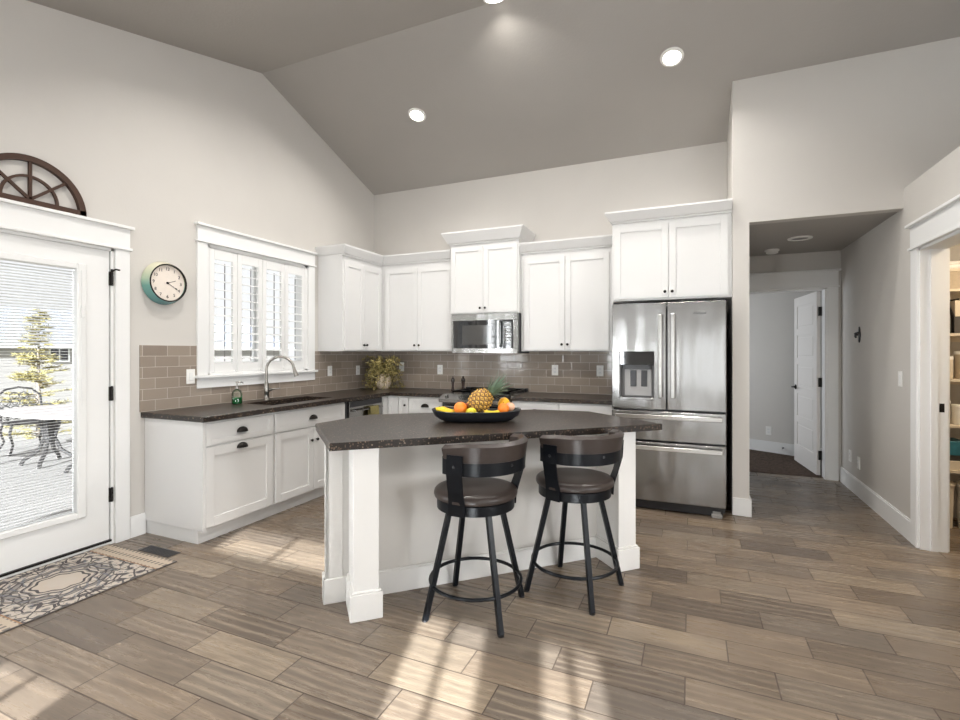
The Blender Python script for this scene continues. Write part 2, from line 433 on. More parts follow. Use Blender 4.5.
# --- casings (craftsman heads)
def casing_x(name, x, sd, y0, y1, z0, ztop, wd=.105, sides=(1, 1), capz=.165, over=.02, stool=False, headw=None):
    """trim round an opening in a wall plane x, protruding sd"""
    b = B(); t = .02*sd
    X = lambda k: sorted((x, x+t*k))
    if sides[0]: b.box(*X(1), y0-wd, y0, z0, ztop, .002)
    if sides[1]: b.box(*X(1), y1, y1+wd, z0, ztop, .002)
    a, c = y0-wd*sides[0], y1+wd*sides[1]
    b.box(*X(1.7), a-.012, c+.012, ztop, ztop+.018, .002)
    b.box(*X(1.1), a, c, ztop+.018, ztop+capz-.02)
    b.box(*X(2.4), a-over, c+over, ztop+capz-.02, ztop+capz, .002)
    if stool:
        b.box(*X(2.4), a-over, c+over, z0-.022, z0, .003)
        b.box(*X(1), a, c, z0-.022-.085, z0-.022)
    return b
struct('trim_patio_door', casing_x('', XL, 1, D0, D1, 0, DZ, .095, capz=.175), M['trim'])
struct('trim_sink_window', casing_x('', XL, 1, W0, W1, WZ0+.005, 2.292, .095, capz=.155, stool=True), M['trim'])
b = casing_x('', XH, -1, PD0, PD1, 0, PDZ, .10, capz=.185, over=.018)
b.box(XH-.005, XH+.145, PD1-.018, PD1, 0, PDZ).box(XH-.005, XH+.145, PD0, PD0+.018, 0, PDZ).box(XH-.005, XH+.145, PD0, PD1, PDZ-.018, PDZ)
b.box(XH+.05, XH+.09, PD1-.03, PD1-.018, 0, PDZ-.018)
b.box(XH+.14, XH+.16, PD1, PD1+.09, 0, PDZ+.1).box(XH+.14, XH+.16, PD0-.09, PD1+.09, PDZ, PDZ+.1)
struct('trim_pantry_door', b, M['trim'])
b = B(); yy = HE
b.box(BX1, BX1+.1, yy-.02, yy, 0, BZ, .002); b.box(BX0-.0, BX0+.02, yy-.02, yy, 0, BZ)
b.box(BX0-.02, BX1+.11, yy-.034, yy, BZ, BZ+.016, .002).box(BX0-.02, BX1+.1, yy-.022, yy, BZ+.016, BZ+.17).box(BX0-.02, BX1+.12, yy-.045, yy, BZ+.17, BZ+.19, .002)
b.box(BX1-.018, BX1, yy-.005, yy+.125, 0, BZ).box(BX0, BX0+.018, yy-.005, yy+.125, 0, BZ).box(BX0, BX1, yy-.005, yy+.125, BZ-.018, BZ)
struct('trim_hall_door', b, M['trim'])
b = B(); b.box(XH+.098, XH+.125, PD1-.0205, PD1-.018, .955, 1.015); tag(obj('strike_plate', b, M['bronze']), 'small dark strike plate let into the white pantry door jamb', 'strike plate')
# --- patio door
door = sthing('door_1', (XL-.05, 1.65, .02))
dy0, dy1, dx0, dx1 = 1.175, 2.136, XL-.062, XL-.016
gy0, gy1, gz0, gz1 = 1.375, 1.935, .285, 1.925
b = B()
b.box(dx0, dx1, dy0, gy0-.02, .022, 2.085).box(dx0, dx1, gy1+.02, dy1, .022, 2.085).box(dx0, dx1, gy0-.02, gy1+.02, .022, gz0-.02).box(dx0, dx1, gy0-.02, gy1+.02, gz1+.02, 2.085)
obj('door_slab', b, M['trim'], door)
b = B()
for (a, c, e, f) in ((gy0-.055, gy0, gz0-.045, gz1+.045), (gy1, gy1+.055, gz0-.045, gz1+.045), (gy0, gy1, gz0-.045, gz0), (gy0, gy1, gz1, gz1+.045)):
    b.box(dx0-.008, dx1+.016, a, c, e, f, .007)
obj('lite_frame', b, M['trim'], door)
for xx in (dx0+.008, dx1-.006):
    b = B(); b.quad((xx, gy0, gz0), (xx, gy1, gz0), (xx, gy1, gz1), (xx, gy0, gz1)); obj('glass_pane', b, M['pane'], door)
b = B(); n = 88; xm = (dx0+dx1)/2+.001; hw = .0078
for i in range(n):
    z = gz0+.012+(gz1-gz0-.03)*i/(n-1)
    a = R(-3) if z < 1.40 else R(30)
    dx, dz = hw*math.cos(a), hw*math.sin(a)
    th = .001
    b.prism([(xm-dx, gy0+.004, z+dz-th), (xm+dx, gy0+.004, z-dz-th), (xm+dx, gy0+.004, z-dz+th), (xm-dx, gy0+.004, z+dz+th)], (0, gy1-gy0-.008, 0))
M['slat'] = plain('white_blind_slat', (.84, .84, .82), .5)
obj('blind_slats', b, M['slat'], door)
b = B(); b.box(dx1+.016, dx1+.022, gy1+.022, gy1+.032, 1.0, 1.92).box(dx1+.016, dx1+.032, gy1+.016, gy1+.038, 1.60, 1.68, .003); obj('blind_slider', b, M['trim'], door)
for z in (.30, 1.02, 1.84):
    b = B(); b.lathe([(.006, 0), (.007, .004), (.007, .1), (.006, .104)], (XL-.004, dy1+.012, z), 10); b.box(XL-.016, XL-.006, dy1-.002, dy1+.024, z, z+.1); obj('hinge', b, M['bronze'], door)
b = B(); b.tube([(XL+.002, dy1+.012, 1.945), (XL+.03, dy1+.02, 1.955), (XL+.05, dy1+.035, 1.95)], .006, 8); b.lathe([(.009, 0), (.009, .02)], (XL+.0, dy1+.012, 1.937), 10); obj('hinge_stop', b, M['bronze'], door)
b = B(); b.box(XL-.14, XL-.002, D0, D1, 0, .02); b.box(XL-.14, XL-.006, D0, D0+.018, .02, DZ).box(XL-.14, XL-.006, D1-.018, D1, .02, DZ).box(XL-.14, XL-.006, D0, D1, DZ-.018, DZ); obj('door_jamb', b, M['trim'], door)
b = B(); b.box(XL-.02, XL+.004, D0+.018, D1-.018, .0205, .034); obj('threshold', b, M['bronze'], door)

# --- sink window with plantation shutters
win = sthing('window_1', (XL-.05, 3.48, WZ0))
b = B(); b.box(XL-.14, XL+.0, W0, W0+.03, WZ0, WZ1).box(XL-.14, XL, W1-.03, W1, WZ0, WZ1).box(XL-.14, XL, W0, W1, WZ0, WZ0+.02).box(XL-.14, XL, W0, W1, WZ1-.04, WZ1)
ym = (W0+W1)/2
b.box(XL-.12, XL-.09, ym-.02, ym+.02, WZ0, WZ1)
obj('window_frame', b, M['trim'], win)
b = B(); b.quad((XL-.105, W0, WZ0), (XL-.105, W1, WZ0), (XL-.105, W1, WZ1), (XL-.105, W0, WZ1)); obj('pane', b, M['pane'], win)
pw = (W1-W0-.03*2)/4
for k in range(4):
    y0 = W0+.03+pw*k+.002; y1 = y0+pw-.004; st = .047
    b = B(); x0, x1 = XL-.028, XL-.002
    z0, z1 = WZ0+.022, 2.262
    lz0, lz1 = 1.275, 2.175
    b.box(x0, x1, y0, y0+st, z0, z1, .002).box(x0, x1, y1-st, y1, z0, z1, .002).box(x0, x1, y0+st, y1-st, z0, lz0).box(x0, x1, y0+st, y1-st, lz1, z1)
    sh = obj('shutter_panel', b, M['trim'], win)
    b = B(); nl = 12
    for i in range(nl):
        z = lz0+(lz1-lz0)*(i+.5)/nl; a = R(-12); h = .034
        l = []
        for (u, v) in ((-h, 0), (-h*.5, .0045), (h*.5, .0045), (h, 0), (h*.5, -.0045), (-h*.5, -.0045)):
            l.append((XL-.016+u*math.cos(a)-v*math.sin(a), y0+st+.001, z+u*math.sin(a)+v*math.cos(a)))
        b.prism(l, (0, y1-y0-2*st-.002, 0))
    obj('louvers', b, M['trim'], sh)
    b = B(); b.box(XL-.056, XL-.05, y0+.185, y0+.192, lz0+.01, lz1-.02); obj('tilt_rod', b, M['slot'], sh)
    b = B(); b.lathe([(.005, 0), (.007, .006), (.002, .012)], (x1, y1-.02, 1.2), 8, 'x'); obj('knob', b, M['trim'], sh)

# ------------------------------------------------------------------ cabinets
ZV = Vector((0, 0, 1))
def shaker(name, parent, O, U, N, w, h, mat, rail=.058, t=.02, lower_rail=None):
    b = B(); O = Vector(O); lr = lower_rail or rail
    b.obox(O, U, ZV, N, 0, rail, 0, h, 0, t, .0015).obox(O, U, ZV, N, w-rail, w, 0, h, 0, t, .0015)
    b.obox(O, U, ZV, N, rail, w-rail, 0, lr, 0, t).obox(O, U, ZV, N, rail, w-rail, h-rail, h, 0, t)
    b.obox(O, U, ZV, N, rail, w-rail, lr, h-rail, 0, t-.010)
    return obj(name, b, mat, parent)
def knob(parent, P, N):
    b = B(); P = Vector(P); Q = N.to_track_quat('Z', 'Y').to_matrix().to_4x4()
    b.lathe([(.006, 0), (.005, .012), (.0125, .016), (.0135, .022), (.009, .028), (.001, .029)], n=12, M=Matrix.Translation(P) @ Q)
    return obj('knob', b, M['bronze'], parent, True)
def cup_pull(parent, P, U, N, w=.098):
    """bin pull: half dome open below"""
    b = B(); P = Vector(P); loops = []
    r, d = .040, .028
    nseg = 9
    for s in (1.0, .86):
        pass
    rings = []
    for i in range(nseg+1):
        a = math.pi*i/nseg; u = -math.cos(a)*w/2; hh = max(.03, math.sin(a))**.85
        row = []
        for j in range(6):
            t = (math.pi/2)*j/5
            row.append(P+U*u+ZV*(r*hh*math.sin(t)-.006)+N*(d*hh*math.cos(t)+.001))
        for j in range(5, -1, -1):
            t = (math.pi/2)*j/5
            row.append(P+U*u*.93+ZV*((r-.004)*hh*math.sin(t)-.006)+N*((d-.004)*hh*math.cos(t)+.001))
        rings.append(row)
    b.loft(rings, caps=True)
    return obj('cup_pull', b, M['bronze'], parent, True)
UX, UY = Vector((1, 0, 0)), Vector((0, 1, 0))
ZK, ZBODY = .10, .874
def base_body(t, x0, x1, y0, y1, kick, extra=None):
    """kick: which side recesses ('x1' or 'y0')"""
    b = B(); b.box(x0, x1, y0, y1, ZK, ZBODY, .001); o = obj('body', b, M['white'], t)
    b = B()
    if kick == 'x1': b.box(x0, x1-.045, y0+(extra or 0), y1, 0, ZK)
    else: b.box(x0, x1, y0+.045, y1, 0, ZK)
    obj('toe_kick', b, M['white'], t)
    return o
XF = -3.17        # carcass front of the left run; doors stand 20 mm proud
YF = 4.67         # carcass front of the back run
G = .0005
# left run
t = thing('base_cabinet', 'white base cabinet at the left end of the sink run beside the patio door', 'cabinet', (-3.48, 2.68, 0))
base_body(t, XL+.003, XF, 2.372, 3.015-G, 'x1', .012)
d = shaker('drawer', t, (XF, 2.398, .70), UY, UX, .602, .155, M['white'], .04); cup_pull(d, (XF+.02, 2.70, .765), UY, UX)
d = shaker('door', t, (XF, 2.398, .115), UY, UX, .602, .57, M['white'], .065); cup_pull(d, (XF+.02, 2.70, .645), UY, UX)
b = B(); b.box(XF-.0, XF+.02, 2.372, 2.395, ZK, ZBODY); obj('stile', b, M['white'], t)
t = thing('base_cabinet', 'white double-door sink base cabinet under the shuttered window', 'cabinet', (-3.48, 3.47, 0))
b = B(); b.box(XL+.003, XF, 3.015, 3.925-G, ZK, .66).box(XL+.003, XL+.16, 3.015, 3.925-G, .66, ZBODY).box(XF-.06, XF, 3.015, 3.925-G, .66, ZBODY).box(XL+.16, XF-.06, 3.015, 3.07, .66, ZBODY).box(XL+.16, XF-.06, 3.89, 3.925-G, .66, ZBODY); obj('body', b, M['white'], t)
b = B(); b.box(XL+.003, XF-.045, 3.015, 3.925-G, 0, ZK); obj('toe_kick', b, M['white'], t)
d = shaker('drawer_front', t, (XF, 3.03, .70), UY, UX, .88, .155, M['white'], .04); cup_pull(d, (XF+.02, 3.465, .765), UY, UX)
for s in (0, 1):
    y0 = 3.03+s*.442
    d = shaker('door', t, (XF, y0, .115), UY, UX, .438, .57, M['white']); knob(d, (XF+.02, y0+(.405 if s == 0 else .033), .57), UX)
# dishwasher
t = thing('dishwasher', 'stainless dishwasher built in between sink cabinet and corner cabinet', 'dishwasher', (-3.48, 4.23, 0))
b = B(); b.box(XL+.02, XF-.01, 3.93, 4.555, .02, .868); obj('tub', b, M['darkgrey'], t)
b = B(); b.box(XF-.01, XF+.022, 3.975, 4.545, .11, .866, .004); d = obj('door', b, M['steel'], t)
b = B(); b.box(XF+.022, XF+.026, 3.99, 4.53, .805, .86); obj('control_strip', b, M['darkgrey'], d)
b = B(); b.tube([(XF+.02, 4.03, .77), (XF+.055, 4.03, .77), (XF+.055, 4.49, .77), (XF+.02, 4.49, .77)], .011, 8); obj('handle', b, M['steel'], d, True)
b = B(); loops = []
for i in range(9):
    y = 4.26+.15*i/8; wv = .0035*math.sin(i*1.7)
    path = [(XF+.036+wv*.3, .50), (XF+.0375, .72), (XF+.0385, .775)]
    path += [(XF+.055+.0150*math.cos(R(180-k*30)), .775+.0150*math.sin(R(180-k*30))) for k in range(1, 6)]
    path += [(XF+.0715, .775), (XF+.073+wv, .70), (XF+.076+wv*1.6, .45)]
    inn = [(x+.003*(1 if x < XF+.055 else -1), z-.003 if .778 < z else z) for x, z in path][::-1]
    loops.append([(x, y, z) for x, z in path+inn])
b.loft(loops)
M['towel'] = plain('olive_towel_cloth', (.22, .19, .08), .9, 0, .1, .3, 60)
tag(obj('dish_towel', b, M['towel'], None, True), 'olive dish towel folded over the dishwasher handle', 'towel')
# corner
t = thing('corner_cabinet', 'white corner base cabinet at the meeting of both counter runs', 'cabinet', (-3.3, 4.95, 0))
b = B(); b.prism([(XL+.003, 4.56, ZK), (XF, 4.56, ZK), (XF, YF, ZK), (-2.88-G, YF, ZK), (-2.88-G, YB-.003, ZK), (XL+.003, YB-.003, ZK)], (0, 0, ZBODY-ZK)); obj('body', b, M['white'], t)
b = B(); b.prism([(XL+.003, 4.56, 0), (XF-.045, 4.56, 0), (XF-.045, YF+.045, 0), (-2.88-G, YF+.045, 0), (-2.88-G, YB-.003, 0), (XL+.003, YB-.003, 0)], (0, 0, ZK)); obj('toe_kick', b, M['white'], t)
b = B(); b.box(XF+.0, XF+.02, 4.565, YF-.004, .115, .86); obj('filler', b, M['white'], t)
d = shaker('door', t, (-3.14, YF, .115), UX, -UY, .125, .745, M['white'], .035)
d = shaker('door', t, (-3.005, YF, .115), UX, -UY, .12, .745, M['white'], .035); knob(d, (-2.915, YF-.02, .775), -UY)
t = thing('base_cabinet', 'white drawer base cabinet just left of the range', 'cabinet', (-2.66, 4.97, 0))
base_body(t, -2.88, -2.447, YF, YB-.003, 'y0')
for z0, h in ((.705, .155), (.42, .27), (.115, .29)):
    d = shaker('drawer', t, (-2.87, YF, z0), UX, -UY, .415, h, M['white'], .04); cup_pull(d, (-2.665, YF-.02, z0+h*.5-.015), UX, -UY)
for (xa, xb, lab) in ((-1.664, -1.172, 'white drawer base cabinet just right of the range'), (-1.172, -.66, 'white drawer base cabinet between the range side cabinet and the refrigerator')):
    t = thing('base_cabinet', lab, 'cabinet', ((xa+xb)/2, 4.97, 0))
    base_body(t, xa+G, xb-G, YF, YB-.003, 'y0')
    for z0, h in ((.705, .155), (.42, .27), (.115, .29)):
        d = shaker('drawer', t, (xa+.012, YF, z0), UX, -UY, xb-xa-.024, h, M['white'], .04); cup_pull(d, ((xa+xb)/2, YF-.02, z0+h*.5-.015), UX, -UY)
# countertops
CZ0, CZ1 = .8755, .915
sx0, sx1, sy0, sy1 = -3.60, -3.26, 3.10, 3.86
CXF, CYF = -3.105, 4.625
b = B(); bv = .003
b.box(XL+.001, CXF, 2.342, sy0, CZ0, CZ1, bv).box(XL+.001, sx0, sy0, sy1, CZ0, CZ1).box(sx1, CXF, sy0, sy1, CZ0, CZ1)
b.prism([(XL+.001, sy1, CZ0), (CXF, sy1, CZ0), (CXF, CYF-.0, CZ0), (-2.447, CYF, CZ0), (-2.447, YB-.001, CZ0), (XL+.001, YB-.001, CZ0)], (0, 0, CZ1-CZ0))
tag(obj('countertop', b, M['granite']), 'dark speckled granite countertop wrapping the corner with the sink in it', 'countertop')
b = B(); b.box(-1.664, -.655, CYF, YB-.001, CZ0, CZ1, bv); tag(obj('countertop', b, M['granite']), 'short dark granite countertop between range and refrigerator', 'countertop')
# sink
b = B(); z0 = .69; k = .0005
k = -.012; zt = CZ0-.0005
b.box(sx0+k, sx1-k, sy0+k, sy1-k, z0, z0+.012).box(sx0+k, sx0, sy0+k, sy1-k, z0, zt).box(sx1, sx1-k, sy0+k, sy1-k, z0, zt).box(sx0, sx1, sy0+k, sy0, z0, zt).box(sx0, sx1, sy1, sy1-k, z0, zt)
tag(obj('sink', b, M['dark']), 'black undermount sink basin set in the counter below the window', 'sink')
# faucet
t = thing('faucet', 'tall brushed nickel gooseneck faucet behind the sink', 'faucet', (-3.665, 3.412, .915))
b = B(); b.lathe([(.028, .915), (.028, .92), (.022, .93), (.02, .97), (.026, .985), (.024, 1.03), (.018, 1.06), (.014, 1.09)], (-3.665, 3.412, 0), 16)
pts = [(-3.665, 3.412, 1.07), (-3.665, 3.412, 1.12), (-3.665, 3.412, 1.20)]
ux, uy = .80, .60
for i in range(1, 12):
    a = math.pi*i/11*.97; r = .122; s = r-r*math.cos(a); pts.append((-3.665+ux*s, 3.412+uy*s, 1.20+r*math.sin(a)))
b.tube(pts, .0125, 10); obj('body', b, M['chrome'], t, True)
e = Vector(pts[-1]); b = B(); b.tube([e+Vector((-.001, 0, .01)), e+Vector((.002, .002, -.01)), e+Vector((.014, .011, -.055)), e+Vector((.02, .015, -.075))], [.014, .015, .021, .023], 12); obj('spray_head', b, M['chrome'], t, True)
b = B(); b.tube([(-3.665, 3.412, 1.01), (-3.645, 3.442, 1.012), (-3.63, 3.472, 1.015), (-3.60, 3.517, 1.02)], [.014, .013, .008, .007], 10); obj('lever', b, M['chrome'], t, True)
# soap bottle
M['soap_glass'] = glass_pane('clear_bottle_glass', (.93, .96, .94), .8)
M['soap'] = plain('green_liquid_soap', (.01, .13, .035), .15)
t = thing('soap_dispenser', 'clear soap bottle with green soap and a pump, left of the faucet', 'bottle', (-3.62, 3.05, .915))
c = (-3.62, 3.05, .915); b = B(); b.lathe([(.038, .001), (.043, .006), (.043, .09), (.034, .115), (.016, .128), (.016, .137)], c, 18); obj('bottle', b, M['soap_glass'], t, True)
b = B(); b.lathe([(.036, .004), (.0405, .008), (.0405, .058), (.001, .0581)], c, 18); obj('liquid', b, M['soap'], t, True)
b = B(); b.lathe([(.017, .134), (.017, .148), (.006, .15), (.006, .18), (.011, .181), (.011, .193)], c, 12); b.tube([(-3.62, 3.05, 1.102), (-3.608, 3.09, 1.102), (-3.604, 3.101, 1.093)], .005, 8); obj('pump', b, M['chrome'], t, True)

# ---- wall cabinets
def crown(t, lo, hi, z0, z1):
    b = B()
    mid = [(a[0]+(c[0]-a[0])*.25, a[1]+(c[1]-a[1])*.25) for a, c in zip(lo, hi)]
    hi2 = hi
    b.loft([[(x, y, z0) for x, y in lo], [(x, y, z0+.012) for x, y in lo], [(x, y, z0+.02) for x, y in mid], [(x, y, z1-.016) for x, y in hi], [(x, y, z1) for x, y in hi2]])
    return obj('crown', b, M['white'], t)
UZ0, UZ1 = 1.374, 2.415
UXF, UYF = -3.43-.02, 4.951+.02     # carcass fronts
t = thing('wall_cabinet', 'white two-door wall cabinet on the left wall beside the shuttered window', 'cabinet', (-3.6, 4.6, UZ0))
b = B(); b.box(XL+.002, UXF, 4.24, UYF-.002, UZ0, UZ1, .001).box(XL+.002, UXF, UYF-.002, YB-.01, UZ0, UZ1); obj('body', b, M['white'], t)
for s in (0, 1):
    y0 = 4.262+s*.340
    d = shaker('door', t, (UXF, y0, UZ0+.012), UY, UX, .336, .972, M['white']); knob(d, (UXF+.02, y0+(.312 if s == 0 else .026), UZ0+.07), UX)
crown(t, [(XL+.002, 4.238), (UXF+.022, 4.238), (UXF+.022, UYF), (XL+.002, UYF)], [(XL+.002, 4.185), (UXF+.075, 4.185), (UXF+.075, UYF-.053), (XL+.002, UYF-.053)], 2.412, 2.52)
t = thing('wall_cabinet', 'white two-door wall cabinet on the back wall between the corner and the microwave', 'cabinet', (-2.95, 5.12, UZ0))
b = B(); b.box(UXF+G, -2.482, UYF, YB-.01, UZ0, UZ1, .001); obj('body', b, M['white'], t)
for s in (0, 1):
    x0 = -3.392+s*.452
    d = shaker('door', t, (x0, UYF, UZ0+.012), UX, -UY, .448, .972, M['white']); knob(d, (x0+(.42 if s == 0 else .028), UYF-.02, UZ0+.07), -UY)
crown(t, [(UXF+.024, UYF-.022), (-2.482, UYF-.022), (-2.482, YB-.01), (UXF+.024, YB-.01)], [(UXF+.077, UYF-.075), (-2.482, UYF-.075), (-2.482, YB-.01), (UXF+.077, YB-.01)], 2.412, 2.52)
t = thing('wall_cabinet', 'raised white wall cabinet over the microwave with its own tall crown', 'cabinet', (-2.06, 5.08, 1.79))
MY = 4.90
b = B(); b.box(-2.48, -1.668, MY, YB-.01, 1.785, 2.56, .001); obj('body', b, M['white'], t)
for s in (0, 1):
    x0 = -2.464+s*.392
    d = shaker('door', t, (x0, MY, 1.797), UX, -UY, .388, .735, M['white']); knob(d, (x0+(.36 if s == 0 else .028), MY-.02, 1.845), -UY)
crown(t, [(-2.482, MY-.022), (-1.666, MY-.022), (-1.666, YB-.01), (-2.482, YB-.01)], [(-2.55, MY-.09), (-1.60, MY-.09), (-1.60, YB-.01), (-2.55, YB-.01)], 2.555, 2.69)
t = thing('wall_cabinet', 'white two-door wall cabinet between the microwave and the refrigerator', 'cabinet', (-1.2, 5.12, UZ0))
b = B(); b.box(-1.666, -.70, UYF, YB-.01, UZ0, UZ1, .001); obj('body', b, M['white'], t)
for s in (0, 1):
    x0 = -1.632+s*.446
    d = shaker('door', t, (x0, UYF, UZ0+.012), UX, -UY, .442, .972, M['white']); knob(d, (x0+(.414 if s == 0 else .028), UYF-.02, UZ0+.07), -UY)
crown(t, [(-1.666, UYF-.022), (-.70, UYF-.022), (-.70, YB-.01), (-1.666, YB-.01)], [(-1.666, UYF-.075), (-.70, UYF-.075), (-.70, YB-.01), (-1.666, YB-.01)], 2.412, 2.52)
t = thing('wall_cabinet', 'deep white two-door cabinet above the refrigerator', 'cabinet', (-.18, 4.95, 1.84))
FY = 4.63
b = B(); b.box(-.665, XN-.003, FY, YB-.01, 1.832, 2.545, .001); obj('body', b, M['white'], t)
for s in (0, 1):
    x0 = -.648+s*.472
    d = shaker('door', t, (x0, FY, 1.85), UX, -UY, .468, .665, M['white']); knob(d, (x0+(.44 if s == 0 else .028), FY-.02, 1.90), -UY)
crown(t, [(-.667, FY-.022), (XN-.003, FY-.022), (XN-.003, YB-.01), (-.667, YB-.01)], [(-.722, FY-.08), (XN-.003, FY-.08), (XN-.003, YB-.01), (-.722, YB-.01)], 2.545, 2.645)

# ------------------------------------------------------------------ appliances
t = thing('microwave', 'stainless over-the-range microwave with black glass door', 'microwave', (-2.06, 5.05, 1.355))
mx0, mx1, my, mz0, mz1 = -2.447, -1.668, 4.862, 1.352, 1.782
b = B(); b.box(mx0+.004, mx1-.004, my+.03, YB-.012, mz0, mz1); obj('case', b, M['darkgrey'], t)
b = B(); b.box(mx0, mx1, my, my+.03, mz0, mz0+.055, .003).box(mx0, mx1, my, my+.03, mz1-.075, mz1, .003).box(mx0, mx0+.022, my, my+.03, mz0+.055, mz1-.075).box(mx1-.05, mx1, my, my+.03, mz0+.055, mz1-.075); obj('face_frame', b, M['steel'], t)
M['blackglass'] = plain('black_glass', (.008, .008, .009), .04, 0, .9)
M['window_mesh'] = plain('smoked_microwave_window', (.05, .048, .045), .08, 0, .8)
b = B(); b.box(mx0+.022, mx1-.17, my+.004, my+.03, mz0+.055, mz1-.075); d = obj('door', b, M['blackglass'], t)
b = B(); b.box(mx0+.13, mx1-.30, my+.002, my+.004, mz0+.095, mz1-.125); obj('door_window', b, M['window_mesh'], d)
b = B(); b.tube([(mx1-.195, my+.004, mz0+.075), (mx1-.195, my-.032, mz0+.085), (mx1-.195, my-.036, mz0+.2), (mx1-.195, my-.032, mz1-.10), (mx1-.195, my+.004, mz1-.09)], .012, 8); obj('handle', b, M['steel'], d, True)
b = B(); b.box(mx1-.17, mx1-.05, my+.002, my+.03, mz0+.055, mz1-.075); p = obj('control_panel', b, M['blackglass'], t)
b = B(); b.box(mx1-.15, mx1-.08, my, my+.002, mz1-.135, mz1-.11); obj('display', b, plain('pale_display', (.35, .36, .36), .2), p)
for i in range(5):
    for j in range(3):
        b = B(); x = mx1-.15+j*.027; z = mz1-.165-i*.03; b.box(x, x+.018, my+.0005, my+.002, z-.014, z); obj('button', b, M['slot'], p)
# range
t = thing('range', 'stainless slide-in gas range under the microwave', 'range', (-2.06, 4.95, 0))
rx0, rx1 = -2.443, -1.668
b = B(); b.box(rx0, rx1, 4.66, YB-.012, .02, .905); obj('body', b, M['darkgrey'], t)
b = B(); b.prism([(rx0, 4.552, .838), (rx0, 4.548, .872), (rx0, 4.655, .922), (rx0, 4.664, .922), (rx0, 4.664, .832)], (rx1-rx0, 0, 0)); p = obj('control_panel', b, M['steel'], t)
for i in range(5):
    x = rx0+.07+i*(rx1-rx0-.14)/4
    b = B(); b.lathe([(.02, 0), (.02, .018), (.015, .022)], n=14, M=Matrix.Translation((x, 4.60, .896)) @ Vector((0, -.42, .90)).to_track_quat('Z', 'Y').to_matrix().to_4x4()); obj('knob', b, M['steel'], p, True)
b = B(); b.box(rx0, rx1, 4.665, YB-.02, .905, .92, .003); obj('cooktop', b, M['steel'], t)
b = B(); b.box(rx0+.01, rx1-.01, 5.20, YB-.02, .92, .955, .004); obj('rear_vent', b, M['dark'], t)
for gx in (rx0+.085, rx0+.085+.222, rx0+.085+.444):
    b = B(); w_ = .215
    for k in range(2):
        for yy in (4.70, 4.945, 5.18): b.box(gx, gx+w_, yy, yy+.012, .935, .95)
    for xx in (gx, gx+w_/2-.006, gx+w_-.012): b.box(xx, xx+.012, 4.70, 5.192, .935, .95)
    for xx in (gx, gx+w_-.012):
        for yy in (4.70, 5.18): b.box(xx, xx+.012, yy, yy+.012, .92, .936)
    obj('grate', b, M['dark'], t)
    for yy in (4.82, 5.07):
        b = B(); b.lathe([(.045, .92), (.045, .928), (.03, .93), (.03, .936), (.001, .937)], (gx+w_/2, yy, 0), 16); obj('burner', b, M['dark'], t, True)
b = B(); b.box(rx0+.005, rx1-.005, 4.625, 4.66, .27, .83, .004); d = obj('oven_door', b, M['blackglass'], t)
b = B(); b.tube([(rx0+.05, 4.63, .79), (rx0+.05, 4.585, .79), (rx1-.05, 4.578, .79), (rx1-.05, 4.63, .79)], .012, 8); obj('handle', b, M['steel'], d, True)
b = B(); b.box(rx0+.005, rx1-.005, 4.63, 4.66, .06, .26, .004); obj('warming_drawer', b, M['steel'], t)
# mills
for x, my_, zb, lab in ((-2.525, 5.05, CZ1, 'slim dark pepper mill on the counter just left of the range'), (-2.402, 5.07, .9208, 'wider dark pepper mill on the left edge of the range top')):
    t = thing('pepper_mill', lab, 'pepper mill', (x, my_, zb)); zo = zb-.955
    r = .022 if x < -2.45 else .027
    b = B(); b.lathe([(r, .955), (r, .962), (r*.72, .985), (r*.62, 1.01), (r*.8, 1.05), (r*.85, 1.06)], (x, my_, zo), 16); obj('body', b, plain('dark_wood_mill', (.03, .014, .009), .3), t, True)
    b = B(); b.lathe([(r*.8, 1.0605), (r*.95, 1.075), (r*.8, 1.095), (r*.35, 1.103), (r*.45, 1.112), (r*.3, 1.122), (.001, 1.123)], (x, my_, zo), 16); obj('head', b, plain('dark_mill_head', (.022, .012, .009), .25), t, True)
# refrigerator
t = thing('refrigerator', 'stainless French-door refrigerator with ice dispenser and two drawers', 'refrigerator', (-.187, 4.85, 0))
fx0, fx1, fy, fd = -.642, .268, 4.437, .07
b = B(); b.box(fx0+.004, fx1-.004, fy+fd+.006, YB-.03, .03, 1.765, .004); obj('body', b, M['darkgrey'], t)
xm = (fx0+fx1)/2; gap = .004
dz0, dz1 = .872, 1.79
# left door around the dispenser recess
px0, px1, pz0, pz1 = -.572, -.292, .955, 1.372
b = B()
b.box(fx0, px0, fy, fy+fd, dz0, dz1, .006).box(px1, xm-gap, fy, fy+fd, dz0, dz1, .006).box(px0-.006, px1+.006, fy, fy+fd, dz0, pz0).box(px0-.006, px1+.006, fy, fy+fd, pz1, dz1)
ld = obj('left_door', b, M['steel'], t)
b = B(); b.box(px0, px1, fy+.058, fy+fd, pz0, pz1).box(px0, px0+.006, fy+.002, fy+.058, pz0, pz1).box(px1-.006, px1, fy+.002, fy+.058, pz0, pz1)
disp = obj('dispenser_recess', b, plain('grey_recess_plastic', (.13, .13, .13), .4), ld)
b = B(); b.box(px0, px1, fy-.004, fy+.05, 1.255, pz1, .003); obj('dispenser_panel', b, M['blackglass'], disp)
b = B(); b.box(px0+.03, px1-.03, fy+.02, fy+.058, 1.215, 1.255); obj('nozzle', b, M['dark'], disp)
b = B(); b.box(px0+.035, px1-.02, fy+.045, fy+.0585, pz0+.03, 1.215); obj('back_plate', b, plain('grey_dispenser_plate', (.36, .355, .35), .4), disp)
for xx in (px0+.085, px0+.175):
    b = B(); b.box(xx, xx+.05, fy+.035, fy+.046, pz0+.11, 1.205, .003); obj('paddle', b, M['dark'], disp)
